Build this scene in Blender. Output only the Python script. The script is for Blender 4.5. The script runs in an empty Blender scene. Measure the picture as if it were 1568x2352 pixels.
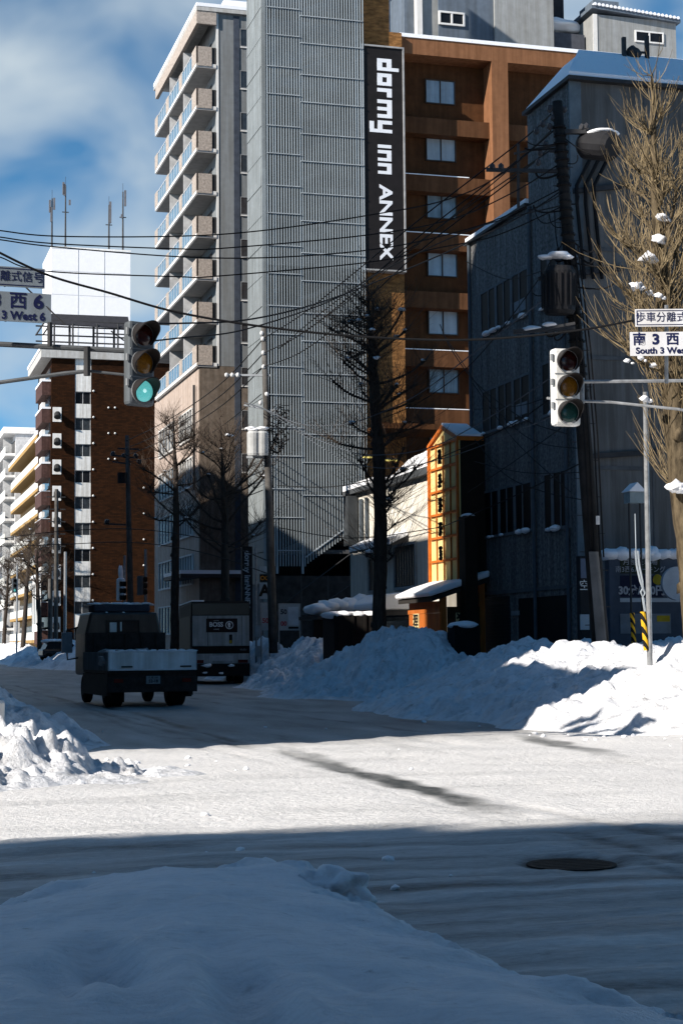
import bpy, bmesh, math, random
from mathutils import Vector, Matrix, noise as NZ
from math import sin, cos, pi, radians as R
random.seed(7)
S = bpy.context.scene
COL = S.collection

# ------------------------------------------------------------------ camera
FPX, HEYE = 3900.0, 1.6
YAW, PIT, ROL = R(15.9), math.atan(307 / 3900), .008
f0 = Vector((sin(YAW), cos(YAW), 0)); r0 = Vector((cos(YAW), -sin(YAW), 0)); u0 = Vector((0, 0, 1))
fw = cos(PIT) * f0 + sin(PIT) * u0
up_ = -sin(PIT) * f0 + cos(PIT) * u0
UP = cos(ROL) * up_ + sin(ROL) * r0
RT = cos(ROL) * r0 - sin(ROL) * up_
cd = bpy.data.cameras.new('camera'); cam = bpy.data.objects.new('camera', cd); COL.objects.link(cam)
cd.sensor_fit = 'HORIZONTAL'; cd.sensor_width = 24; cd.lens = 24 * FPX / 1568
cd.clip_start = .1; cd.clip_end = 9000
m = Matrix.Identity(4)
for i in range(3):
    m[i][0], m[i][1], m[i][2] = RT[i], UP[i], -fw[i]
m[2][3] = HEYE
cam.matrix_world = m
S.camera = cam

# ------------------------------------------------------------------ sky, sun, exposure
AZ, EL = R(22), R(30)                       # sunlight travels towards +x and a little +y
TRAV = Vector((cos(AZ) * cos(EL), sin(AZ) * cos(EL), -sin(EL)))
S.view_settings.view_transform = 'Standard'; S.view_settings.look = 'None'
S.view_settings.exposure = .7; S.view_settings.gamma = 1
W = bpy.data.worlds.new('World'); S.world = W; W.use_nodes = True
nt = W.node_tree; nt.nodes.clear()
def nd(t, k, **kw):
    n = t.nodes.new(k)
    for a, b in kw.items():
        if a in n.inputs.keys(): n.inputs[a].default_value = b
        else: setattr(n, a, b)
    return n
sky = nd(nt, 'ShaderNodeTexSky', sky_type='NISHITA', sun_disc=False, sun_elevation=EL,
         sun_rotation=math.atan2(-TRAV.x, -TRAV.y), altitude=20, air_density=.62, dust_density=.15, ozone_density=5.0)
tc = nd(nt, 'ShaderNodeTexCoord')
mp = nd(nt, 'ShaderNodeMapping'); mp.inputs['Scale'].default_value = (1, 1, 1.5); mp.inputs['Location'].default_value = (.31, 3.12, .3)
nt.links.new(tc.outputs['Generated'], mp.inputs['Vector'])
cn = nd(nt, 'ShaderNodeTexNoise', Scale=10.5, Detail=3.5, Roughness=.5, Distortion=.3)
nt.links.new(mp.outputs[0], cn.inputs['Vector'])
cr = nd(nt, 'ShaderNodeValToRGB'); cr.color_ramp.elements[0].position = .33; cr.color_ramp.elements[1].position = .74; cr.color_ramp.elements[0].color = (.04, .04, .04, 1)
nt.links.new(cn.outputs['Fac'], cr.inputs[0])
# a cloud bank over the far, sunward-facing side of the sky; the rest is clear winter blue
dt_ = nd(nt, 'ShaderNodeVectorMath', operation='DOT_PRODUCT'); dt_.inputs[1].default_value = (.12, .95, .1)
nt.links.new(tc.outputs['Generated'], dt_.inputs[0])
mr_ = nd(nt, 'ShaderNodeMapRange'); mr_.inputs['From Min'].default_value = .55; mr_.inputs['From Max'].default_value = .85
nt.links.new(dt_.outputs['Value'], mr_.inputs['Value'])
cm_ = nd(nt, 'ShaderNodeMath', operation='MULTIPLY'); nt.links.new(cr.outputs[0], cm_.inputs[0]); nt.links.new(mr_.outputs[0], cm_.inputs[1])
hs_ = nd(nt, 'ShaderNodeHueSaturation', Hue=.484, Saturation=1.14, Value=1.0); nt.links.new(sky.outputs[0], hs_.inputs['Color'])
mx = nd(nt, 'ShaderNodeMix', data_type='RGBA')
mx.inputs['B'].default_value = (4.2, 4.9, 5.4, 1)
nt.links.new(cm_.outputs[0], mx.inputs['Factor']); nt.links.new(hs_.outputs[0], mx.inputs['A'])
bg = nd(nt, 'ShaderNodeBackground', Strength=.085)
nt.links.new(mx.outputs['Result'], bg.inputs['Color'])
wo = nd(nt, 'ShaderNodeOutputWorld'); nt.links.new(bg.outputs[0], wo.inputs['Surface'])
sl = bpy.data.lights.new('sun', 'SUN'); sl.energy = 5.0; sl.angle = R(.5); sl.color = (1, .93, .84)
so = bpy.data.objects.new('sun', sl); COL.objects.link(so); so.location = (-30, -20, 60)
so.rotation_euler = TRAV.to_track_quat('-Z', 'Y').to_euler()
S.cycles.max_bounces = 6; S.cycles.diffuse_bounces = 3; S.cycles.glossy_bounces = 3
S.cycles.use_denoising = True

# ------------------------------------------------------------------ helpers
def ray(px, py): return fw + RT * ((px - 784) / FPX) + UP * ((1176 - py) / FPX)
CAMP = Vector((0, 0, HEYE))
def gx(px, py, X): d = ray(px, py); return CAMP + d * (X / d.x)
def gy(px, py, Y): d = ray(px, py); return CAMP + d * (Y / d.y)
def gz(px, py, Z=0): d = ray(px, py); return CAMP + d * ((Z - HEYE) / d.z)
def gd(px, py, D): return CAMP + ray(px, py) * D
def lerp(a, b, t): return a + (b - a) * t
def itp(tab, x):
    if x <= tab[0][0]: return tab[0][1]
    for (a, b), (c, d) in zip(tab, tab[1:]):
        if x <= c: return lerp(b, d, (x - a) / (c - a))
    return tab[-1][1]
def sst(a, b, x):
    t = min(1, max(0, (x - a) / (b - a))); return t * t * (3 - 2 * t)

MATS = {}
def M(name, col, rough=.75, metal=0, var=.2, scale=2.5, bump=0, bscale=25, spec=.12, col2=None, stretch=(1, 1, 1), emit=None, dirt=0):
    if name in MATS: return MATS[name]
    mt = bpy.data.materials.new(name); mt.use_nodes = True; MATS[name] = mt
    t = mt.node_tree; b = t.nodes['Principled BSDF']
    b.inputs['Roughness'].default_value = rough; b.inputs['Metallic'].default_value = metal
    b.inputs['Specular IOR Level'].default_value = spec
    g = nd(t, 'ShaderNodeNewGeometry')
    mp = nd(t, 'ShaderNodeMapping'); mp.inputs['Scale'].default_value = stretch
    t.links.new(g.outputs['Position'], mp.inputs['Vector'])
    n = nd(t, 'ShaderNodeTexNoise', Scale=scale, Detail=6.0, Roughness=.6)
    t.links.new(mp.outputs[0], n.inputs['Vector'])
    c2 = col2 or tuple(c * (1 - var) for c in col)
    c1 = col if col2 else tuple(min(1, c * (1 + var)) for c in col)
    rp = nd(t, 'ShaderNodeValToRGB')
    rp.color_ramp.elements[0].position = .32; rp.color_ramp.elements[1].position = .68
    rp.color_ramp.elements[0].color = (*c2, 1); rp.color_ramp.elements[1].color = (*c1, 1)
    t.links.new(n.outputs['Fac'], rp.inputs[0])
    out = rp.outputs[0]
    if dirt:                                            # vertical runs of grime
        mp2 = nd(t, 'ShaderNodeMapping'); mp2.inputs['Scale'].default_value = (1.6, 1.6, .09)
        t.links.new(g.outputs['Position'], mp2.inputs['Vector'])
        n2 = nd(t, 'ShaderNodeTexNoise', Scale=2.2, Detail=5.0, Roughness=.65); t.links.new(mp2.outputs[0], n2.inputs['Vector'])
        r2 = nd(t, 'ShaderNodeValToRGB'); r2.color_ramp.elements[0].position = .4; r2.color_ramp.elements[1].position = .62
        v = 1 - dirt; r2.color_ramp.elements[0].color = (v, v * .97, v * .93, 1); r2.color_ramp.elements[1].color = (1, 1, 1, 1)
        t.links.new(n2.outputs['Fac'], r2.inputs[0])
        mm = nd(t, 'ShaderNodeMix', data_type='RGBA', blend_type='MULTIPLY'); mm.inputs['Factor'].default_value = 1
        t.links.new(out, mm.inputs['A']); t.links.new(r2.outputs[0], mm.inputs['B']); out = mm.outputs['Result']
    t.links.new(out, b.inputs['Base Color'])
    if bump:
        n3 = nd(t, 'ShaderNodeTexNoise', Scale=bscale, Detail=8.0, Roughness=.65); t.links.new(mp.outputs[0], n3.inputs['Vector'])
        bp = nd(t, 'ShaderNodeBump', Strength=1.0, Distance=bump); t.links.new(n3.outputs['Fac'], bp.inputs['Height'])
        t.links.new(bp.outputs[0], b.inputs['Normal'])
    if emit:
        b.inputs['Emission Color'].default_value = (*emit[0], 1); b.inputs['Emission Strength'].default_value = emit[1]
    return mt

def brickmat(name, c1, c2, cm, sx, sz, axis='xz', bump=.006):
    if name in MATS: return MATS[name]
    mt = M(name, c1); t = mt.node_tree; b = t.nodes['Principled BSDF']; b.inputs['Specular IOR Level'].default_value = .04
    g = nd(t, 'ShaderNodeNewGeometry'); s = nd(t, 'ShaderNodeSeparateXYZ'); t.links.new(g.outputs['Position'], s.inputs[0])
    ad = nd(t, 'ShaderNodeMath', operation='ADD'); t.links.new(s.outputs[0], ad.inputs[0]); t.links.new(s.outputs[1], ad.inputs[1])
    c = nd(t, 'ShaderNodeCombineXYZ'); t.links.new(ad.outputs[0], c.inputs[0]); t.links.new(s.outputs[2], c.inputs[1])
    br = nd(t, 'ShaderNodeTexBrick', Scale=1.0); br.inputs['Color1'].default_value = (*c1, 1); br.inputs['Color2'].default_value = (*c2, 1); br.inputs['Mortar'].default_value = (*cm, 1)
    br.inputs['Brick Width'].default_value = sx; br.inputs['Row Height'].default_value = sz; br.inputs['Mortar Size'].default_value = sz * .07
    t.links.new(c.outputs[0], br.inputs['Vector'])
    n = nd(t, 'ShaderNodeTexNoise', Scale=1.3, Detail=7.0, Roughness=.7); t.links.new(g.outputs['Position'], n.inputs['Vector'])
    mm = nd(t, 'ShaderNodeMix', data_type='RGBA', blend_type='MULTIPLY'); mm.inputs['Factor'].default_value = .6
    t.links.new(br.outputs['Color'], mm.inputs['A']); t.links.new(n.outputs['Color'], mm.inputs['B'])
    hs = nd(t, 'ShaderNodeHueSaturation', Saturation=0.0, Value=1.7); t.links.new(n.outputs['Color'], hs.inputs['Color']); t.links.new(hs.outputs[0], mm.inputs['B'])
    t.links.new(mm.outputs['Result'], b.inputs['Base Color'])
    bp = nd(t, 'ShaderNodeBump', Strength=1.0, Distance=bump); t.links.new(br.outputs['Fac'], bp.inputs['Height']); bp.invert = True
    t.links.new(bp.outputs[0], b.inputs['Normal'])
    return mt

def snowmat(name, attr=False, base=(.86, .87, .9), dirtcol=(.16, .155, .15), bump=.05, bs=9, speck=.5):
    if name in MATS: return MATS[name]
    mt = bpy.data.materials.new(name); mt.use_nodes = True; MATS[name] = mt
    t = mt.node_tree; b = t.nodes['Principled BSDF']; b.inputs['Roughness'].default_value = .55; b.inputs['Specular IOR Level'].default_value = .25
    g = nd(t, 'ShaderNodeNewGeometry')
    n = nd(t, 'ShaderNodeTexNoise', Scale=6.0, Detail=9.0, Roughness=.7); t.links.new(g.outputs['Position'], n.inputs['Vector'])
    r = nd(t, 'ShaderNodeValToRGB'); r.color_ramp.elements[0].position = .27; r.color_ramp.elements[1].position = .27 + .3 * speck
    r.color_ramp.elements[0].color = (*[c * .45 for c in base], 1); r.color_ramp.elements[1].color = (*base, 1)
    t.links.new(n.outputs['Fac'], r.inputs[0]); out = r.outputs[0]
    if attr:
        a = nd(t, 'ShaderNodeAttribute', attribute_name='dirt')  # on the road it carries painted shade as well as dirt
        mm = nd(t, 'ShaderNodeMix', data_type='RGBA'); mm.inputs['B'].default_value = (*dirtcol, 1)
        mp = nd(t, 'ShaderNodeMapping'); mp.inputs['Scale'].default_value = (1, 3, 1); t.links.new(g.outputs['Position'], mp.inputs['Vector'])
        n4 = nd(t, 'ShaderNodeTexNoise', Scale=7.0, Detail=8.0, Roughness=.75); t.links.new(mp.outputs[0], n4.inputs['Vector'])
        ma = nd(t, 'ShaderNodeMath', operation='MULTIPLY_ADD'); ma.inputs[1].default_value = .9; ma.inputs[2].default_value = -.45
        t.links.new(n4.outputs['Fac'], ma.inputs[0])
        m5 = nd(t, 'ShaderNodeMath', operation='ADD', use_clamp=True); t.links.new(a.outputs['Fac'], m5.inputs[0]); t.links.new(ma.outputs[0], m5.inputs[1])
        t.links.new(m5.outputs[0], mm.inputs['Factor']); t.links.new(out, mm.inputs['A']); out = mm.outputs['Result']
    t.links.new(out, b.inputs['Base Color'])
    n3 = nd(t, 'ShaderNodeTexNoise', Scale=bs, Detail=10.0, Roughness=.7); t.links.new(g.outputs['Position'], n3.inputs['Vector'])
    bp = nd(t, 'ShaderNodeBump', Strength=1.0, Distance=bump); t.links.new(n3.outputs['Fac'], bp.inputs['Height'])
    t.links.new(bp.outputs[0], b.inputs['Normal'])
    return mt

class MB:
    def __init__(s): s.v = []; s.f = []; s.at = None
    def add(s, vs, fs):
        k = len(s.v); s.v += [tuple(v) for v in vs]; s.f += [tuple(i + k for i in f) for f in fs]; return s
    def box(s, x0, y0, z0, x1, y1, z1):
        if x0 > x1: x0, x1 = x1, x0
        if y0 > y1: y0, y1 = y1, y0
        if z0 > z1: z0, z1 = z1, z0
        return s.add([(x0, y0, z0), (x1, y0, z0), (x1, y1, z0), (x0, y1, z0), (x0, y0, z1), (x1, y0, z1), (x1, y1, z1), (x0, y1, z1)],
              [(0, 3, 2, 1), (4, 5, 6, 7), (0, 1, 5, 4), (1, 2, 6, 5), (2, 3, 7, 6), (3, 0, 4, 7)])
    def obox(s, o, ex, ey, ez):                        # a box from a corner and three edge vectors
        o, ex, ey, ez = map(Vector, (o, ex, ey, ez))
        return s.add([o, o + ex, o + ex + ey, o + ey, o + ez, o + ex + ez, o + ex + ey + ez, o + ey + ez],
              [(0, 3, 2, 1), (4, 5, 6, 7), (0, 1, 5, 4), (1, 2, 6, 5), (2, 3, 7, 6), (3, 0, 4, 7)])
    def prism(s, poly, d):                             # poly: 3D points, d: extrusion vector
        d = Vector(d); n = len(poly); P = [Vector(p) for p in poly]
        return s.add(P + [p + d for p in P], [tuple(range(n))[::-1], tuple(range(n, 2 * n))] + [(i, (i + 1) % n, (i + 1) % n + n, i + n) for i in range(n)])
    def tube(s, pts, rad, n=6, cap=True):
        P = [Vector(p) for p in pts]; k = len(P)
        rs = rad if isinstance(rad, (list, tuple)) else [rad] * k
        vs = []; a = None
        for i in range(k):
            t = (P[min(i + 1, k - 1)] - P[max(i - 1, 0)])
            t = t.normalized() if t.length > 1e-9 else Vector((0, 0, 1))
            if a is None: a = t.orthogonal().normalized()
            else:
                a = a - t * a.dot(t); a = a.normalized() if a.length > 1e-6 else t.orthogonal().normalized()
            b = t.cross(a)
            for j in range(n):
                q = 2 * pi * j / n; vs.append(P[i] + (a * cos(q) + b * sin(q)) * rs[i])
        fs = [(i * n + j, i * n + (j + 1) % n, (i + 1) * n + (j + 1) % n, (i + 1) * n + j) for i in range(k - 1) for j in range(n)]
        if cap: fs += [tuple(range(n))[::-1], tuple(range((k - 1) * n, k * n))]
        return s.add(vs, fs)
    def cyl(s, p0, p1, r, r1=None, n=12): return s.tube([p0, p1], [r, r if r1 is None else r1], n)
    def lump(s, c, r, seed=0, sub=2, rough=.25, sc=(1, 1, 1), fr=1.5):
        bm = bmesh.new(); bmesh.ops.create_icosphere(bm, subdivisions=sub, radius=1)
        vs = []
        for v in bm.verts:
            d = 1 + rough * NZ.noise(v.co * fr + Vector((seed * 3.1, seed * 1.7, seed))) * 1.6
            vs.append((c[0] + v.co.x * d * r * sc[0], c[1] + v.co.y * d * r * sc[1], c[2] + v.co.z * d * r * sc[2]))
        s.add(vs, [tuple(v.index for v in f.verts) for f in bm.faces]); bm.free(); return s
    def text(s, body, size, o, ex, ez, depth=.01, align='CENTER', bold=0, squash=1):
        cu = bpy.data.curves.new('t', 'FONT'); cu.body = body; cu.size = size; cu.align_x = align; cu.align_y = 'CENTER'; cu.extrude = depth / 2; cu.offset = bold
        cu.resolution_u = 3
        ob = bpy.data.objects.new('t', cu); COL.objects.link(ob)
        me = bpy.data.meshes.new_from_object(ob.evaluated_get(bpy.context.evaluated_depsgraph_get()))
        ex, ez, o = Vector(ex), Vector(ez), Vector(o); en = ex.cross(ez)
        s.add([o + ex * v.co.x * squash + ez * v.co.y + en * v.co.z for v in me.vertices], [tuple(p.vertices) for p in me.polygons])
        bpy.data.objects.remove(ob); bpy.data.curves.remove(cu); bpy.data.meshes.remove(me); return s
    def pieces(s):
        n = len(s.v); par = list(range(n))
        def fd(i):
            while par[i] != i: par[i] = par[par[i]]; i = par[i]
            return i
        for f in s.f:
            a = fd(f[0])
            for i in f[1:]: par[fd(i)] = a
        isl = {}
        for i in range(n): isl.setdefault(fd(i), []).append(i)
        K = list(isl.values()); k = len(K)
        if k < 2 or k > 400: return [s]
        bb = [([min(s.v[i][c] for i in g) for c in range(3)], [max(s.v[i][c] for i in g) for c in range(3)]) for g in K]
        sz = [max(h[c] - l[c] for c in range(3)) for l, h in bb]; q = list(range(k))
        def fq(i):
            while q[i] != i: q[i] = q[q[i]]; i = q[i]
            return i
        for i in range(k):
            for j in range(i):
                g = math.sqrt(sum(max(0, bb[i][0][c] - bb[j][1][c], bb[j][0][c] - bb[i][1][c]) ** 2 for c in range(3)))
                if g <= max(.02, .48 * max(sz[i], sz[j])): q[fq(i)] = fq(j)
        grp = {}
        for i in range(k): grp.setdefault(fq(i), []).extend(K[i])
        if len(grp) < 2: return [s]
        own = {}; out = []
        for gi, g in enumerate(grp.values()):
            m_ = MB(); g.sort(); mp = {v: x for x, v in enumerate(g)}; m_.v = [s.v[v] for v in g]; m_.mp = mp
            if s.at: m_.at = [s.at[v] for v in g]
            for v in g: own[v] = m_
            out.append(m_)
        for f in s.f: m_ = own[f[0]]; m_.f.append(tuple(m_.mp[v] for v in f))
        return out
    def build(s, name, mat, parent=None, smooth=False, bevel=0, local=False):
        if parent is not None and len(s.v) < 6000:
            pcs = s.pieces()
            if len(pcs) > 1:                               # far-apart pieces become parts of their own
                return [p.build(name, mat, parent, smooth, bevel, local) for p in pcs][0]
        me = bpy.data.meshes.new(name)
        if parent is not None:
            o = Vector((0, 0, 0)) if local else W_LOC(parent)
        elif local: o = Vector((0, 0, 0))
        else:
            xs = [v[0] for v in s.v]; ys = [v[1] for v in s.v]; zs = [v[2] for v in s.v]
            o = Vector(((min(xs) + max(xs)) / 2, (min(ys) + max(ys)) / 2, min(zs)))
        me.from_pydata([(v[0] - o.x, v[1] - o.y, v[2] - o.z) for v in s.v], [], s.f)
        me.materials.append(mat)
        if smooth:
            me.polygons.foreach_set('use_smooth', [True] * len(me.polygons))
        if s.at:
            a = me.attributes.new('dirt', 'FLOAT', 'POINT'); a.data.foreach_set('value', s.at)
        me.validate(); me.update()
        ob = bpy.data.objects.new(name, me); COL.objects.link(ob)
        if parent is not None: ob.parent = parent
        elif not local: ob.location = o
        if bevel:
            bv = ob.modifiers.new('bevel', 'BEVEL'); bv.width = bevel; bv.segments = 2; bv.limit_method = 'ANGLE'; bv.angle_limit = R(40)
        return ob
def W_LOC(o):
    p = Vector((0, 0, 0))
    while o is not None: p += o.location; o = o.parent
    return p
def tag(o, label=None, cat=None, group=None, kind=None):
    if label: o['label'] = label
    if cat: o['category'] = cat
    if group: o['group'] = group
    if kind: o['kind'] = kind
    return o
def thing(name, label, cat, loc, rz=0, group=None):
    o = bpy.data.objects.new(name, None); COL.objects.link(o); o.location = loc; o.rotation_euler = (0, 0, rz); o.empty_display_size = .3
    return tag(o, label, cat, group)
def copy_tree(o, loc, rz, label, parent=None):
    c = o.copy(); COL.objects.link(c); c.parent = parent
    if parent is None:
        c.location = loc; c.rotation_euler = (0, 0, rz); c['label'] = label
    for ch in o.children: copy_tree(ch, None, None, None, c)
    return c
X, Y, Z = Vector((1, 0, 0)), Vector((0, 1, 0)), Vector((0, 0, 1))

# ------------------------------------------------------------------ materials
snow = snowmat('snow_clean', bump=.02, bs=14, speck=.35)
snow_pile = snowmat('snow_pile', attr=True, bump=.09, bs=5, speck=.6)
snow_soft = snowmat('snow_soft', attr=True, bump=.03, bs=22, speck=.3)
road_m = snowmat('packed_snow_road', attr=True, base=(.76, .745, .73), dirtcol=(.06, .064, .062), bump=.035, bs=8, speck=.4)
glass = M('window_glass', (.03, .035, .04), rough=.06, spec=.6, var=.3)
dark_glass = M('dark_glass', (.01, .011, .013), rough=.2, spec=.25, var=.3)
black = M('black_paint', (.012, .011, .011), rough=.5)
steel = M('galvanised_steel', (.32, .33, .34), rough=.45, metal=.6, var=.25, scale=8)
dsteel = M('dark_steel', (.05, .05, .052), rough=.6, metal=.3)
cable_m = M('cable_rubber', (.012, .012, .013), rough=.7)
conc = M('concrete_grey', (.3, .3, .29), var=.25, bump=.004, dirt=.4)
pole_m = M('pole_concrete', (.11, .105, .1), var=.3, bump=.004, dirt=.4)
white = M('white_paint', (.75, .75, .74), rough=.5, var=.06, dirt=.12)
grey_paint = M('grey_paint', (.3, .32, .34), rough=.5, var=.12)
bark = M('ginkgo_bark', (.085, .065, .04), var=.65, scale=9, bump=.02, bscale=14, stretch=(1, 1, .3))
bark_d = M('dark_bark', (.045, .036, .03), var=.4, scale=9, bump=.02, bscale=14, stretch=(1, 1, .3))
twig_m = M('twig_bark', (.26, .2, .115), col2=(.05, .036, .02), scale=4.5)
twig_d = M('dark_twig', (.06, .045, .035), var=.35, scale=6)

# ------------------------------------------------------------------ ground and road
def fbm(p, o=4): return NZ.fractal(p, 1.0, 2.0, o)
tag(MB().add([(-3500, -3500, -.14), (3500, -3500, -.14), (3500, 3500, -.14), (-3500, 3500, -.14)], [(0, 1, 2, 3)]).build('ground', snow), kind='structure')
def seg_d(p, a, b):
    ax, ay = a[0], a[1]; bx, by = b[0], b[1]; dx, dy = bx - ax, by - ay
    t = ((p[0] - ax) * dx + (p[1] - ay) * dy) / (dx * dx + dy * dy + 1e-9); t = min(1, max(0, t))
    return math.hypot(p[0] - ax - t * dx, p[1] - ay - t * dy), t
STREAK = [[(6.55, 27.5, .05), (6.3, 24, .55), (6.1, 21.1, .75), (6.12, 18.6, .95), (6.02, 16.6, .8), (5.95, 15.0, .1)],
          [(11.4, 28.6, .1), (11.0, 26.6, .8), (10.6, 24, .75), (10.2, 21.6, .1)],
          [(8.4, 28.5, .0), (8.3, 25.4, .28), (8.2, 23.6, .0)], [(1.0, 13.9, .3), (2.2, 13.7, .7), (3.4, 13.9, .2)], [(-1, 12.3, .8), (1.2, 12.2, .7), (2.2, 12.6, .1)]]
_r = random.Random(19)
TRK = []
for k in range(16):                                     # tyre tracks: along the side street, along the main street, and a few turning
    if k < 8: y = _r.uniform(12.5, 23.5); P_ = [(x_, y + .35 * sin(x_ * .3 + k) + _r.uniform(-.05, .05), 0) for x_ in range(-6, 19, 3)]
    elif k < 13: x = _r.uniform(4.5, 11.5); P_ = [(x + .2 * sin(y_ * .2 + k), y_, 0) for y_ in range(9, 75, 5)]
    else: P_ = [(4.5 + _r.uniform(0, 3) + 8 * (1 - cos(q * .26)), 30 + _r.uniform(-1, 1) - 11 * sin(q * .26), 0) for q in range(7)]
    TRK.append((P_, _r.uniform(.1, .34), _r.uniform(.07, .16), min(p[1] for p in P_) - .4, max(p[1] for p in P_) + .4, min(p[0] for p in P_) - .4, max(p[0] for p in P_) + .4))
def track(x, y):
    t = 0
    for P_, a_, w, y0, y1, x0, x1 in TRK:
        if y0 < y < y1 and x0 < x < x1:
            for a, b in zip(P_, P_[1:]):
                if min(a[1], b[1]) - .4 < y < max(a[1], b[1]) + .4 and min(a[0], b[0]) - .4 < x < max(a[0], b[0]) + .4:
                    d, q = seg_d((x, y), a, b)
                    if d < w: t = max(t, a_ * (1 - (d / w) ** 2) * (.6 + .7 * NZ.noise(Vector((x * .8, y * .8, a_ * 50)))))
    return t
MH = (5.07, 11.71)
def road_z(x, y):
    z = .03 * fbm(Vector((x * .35, y * .35, 3))) + .012 * fbm(Vector((x * 1.3, y * 2.6, 7)))
    if y < 16: z += .025 * NZ.noise(Vector((x * .9, y * 5, 1))) + .012 * NZ.noise(Vector((x * 3.5, y * 9, 2)))
    if y > 26: z += .03 * NZ.noise(Vector((x * 2.2, y * .3, 9)))
    return z
def road_tone(x, y):  # dirt and streaks, plus shade put into the colour outside the sunlit band
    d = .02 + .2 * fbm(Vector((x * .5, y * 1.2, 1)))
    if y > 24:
        k = sst(25.5, 28.5, y - .25 * (x - 6)); d = lerp(d, .62 + .22 * fbm(Vector((x * 1.1, y * .25, 5))), k)  # main street darker: packed dirt and its shade in one tone
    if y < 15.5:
        k = 1 - sst(13, 15.3, y); d = lerp(d, .5 + .45 * fbm(Vector((x * .35, y * 3.2, 5))), k)  # near strip darkened where it lies in shade
    for st in STREAK:
        best = 0
        for a, b in zip(st, st[1:]):
            dd, t = seg_d((x + .18 * NZ.noise(Vector((x * 2, y * 1.3, 4))), y), a, b)
            w = .34
            best = max(best, lerp(a[2], b[2], t) * (1 - sst(w * .35, w, dd)))
        d = max(d, best + (.15 * fbm(Vector((x * 6, y * 3, 0))) if best > .05 else 0))
    return d
def rows(a, b, k, mn): 
    o = [a]
    while o[-1] < b: o.append(o[-1] + max(mn, o[-1] * k))
    return o
ys = rows(3.0, 270, .010, .06)
xs = [-30, -20, -14, -10, -7, -5] + [-4 + .16 * i for i in range(45)] + [3.2 + .08 * i for i in range(45)] + [6.8 + .16 * i for i in range(70)] + [18.5, 20, 23, 27, 32, 40, 52]
rb = MB(); rb.at = []
for y in ys:
    for x in xs:
        r = math.hypot(x - MH[0], y - MH[1])
        tk_ = track(x, y); z = road_z(x, y) - .05 * tk_; dt = road_tone(x, y) + tk_ * (1.3 if y < 14 or y > 27 else .8)
        if r < .9:
            k = 1 - sst(.33, .47, r); z = lerp(z, -.03, k); z += .006 * math.exp(-((r - .55) / .12) ** 2); dt = max(dt, .95 * (1 - sst(.34, .5, r)))
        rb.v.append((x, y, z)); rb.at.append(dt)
nx = len(xs)
rb.f = [(j * nx + i, j * nx + i + 1, (j + 1) * nx + i + 1, (j + 1) * nx + i) for j in range(len(ys) - 1) for i in range(nx - 1)]
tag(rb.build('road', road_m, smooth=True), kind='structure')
mh = thing('manhole_cover', 'round dark manhole cover in a melted hollow of the snowy road', 'manhole cover', (MH[0], MH[1], -.08))
b = MB().cyl((MH[0], MH[1], -.08), (MH[0], MH[1], -.015), .33, n=32)
b.build('lid', M('cast_iron', (.02, .017, .015), rough=.6, metal=.3, bump=.01, bscale=30), mh)
b = MB()
for i in range(-3, 4):
    w = math.sqrt(max(0, .28 ** 2 - (i * .08) ** 2)); b.box(MH[0] - w, MH[1] + i * .08 - .018, -.0145, MH[0] + w, MH[1] + i * .08 + .018, -.0125)
b.build('tread', MATS['cast_iron'], mh)

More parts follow.
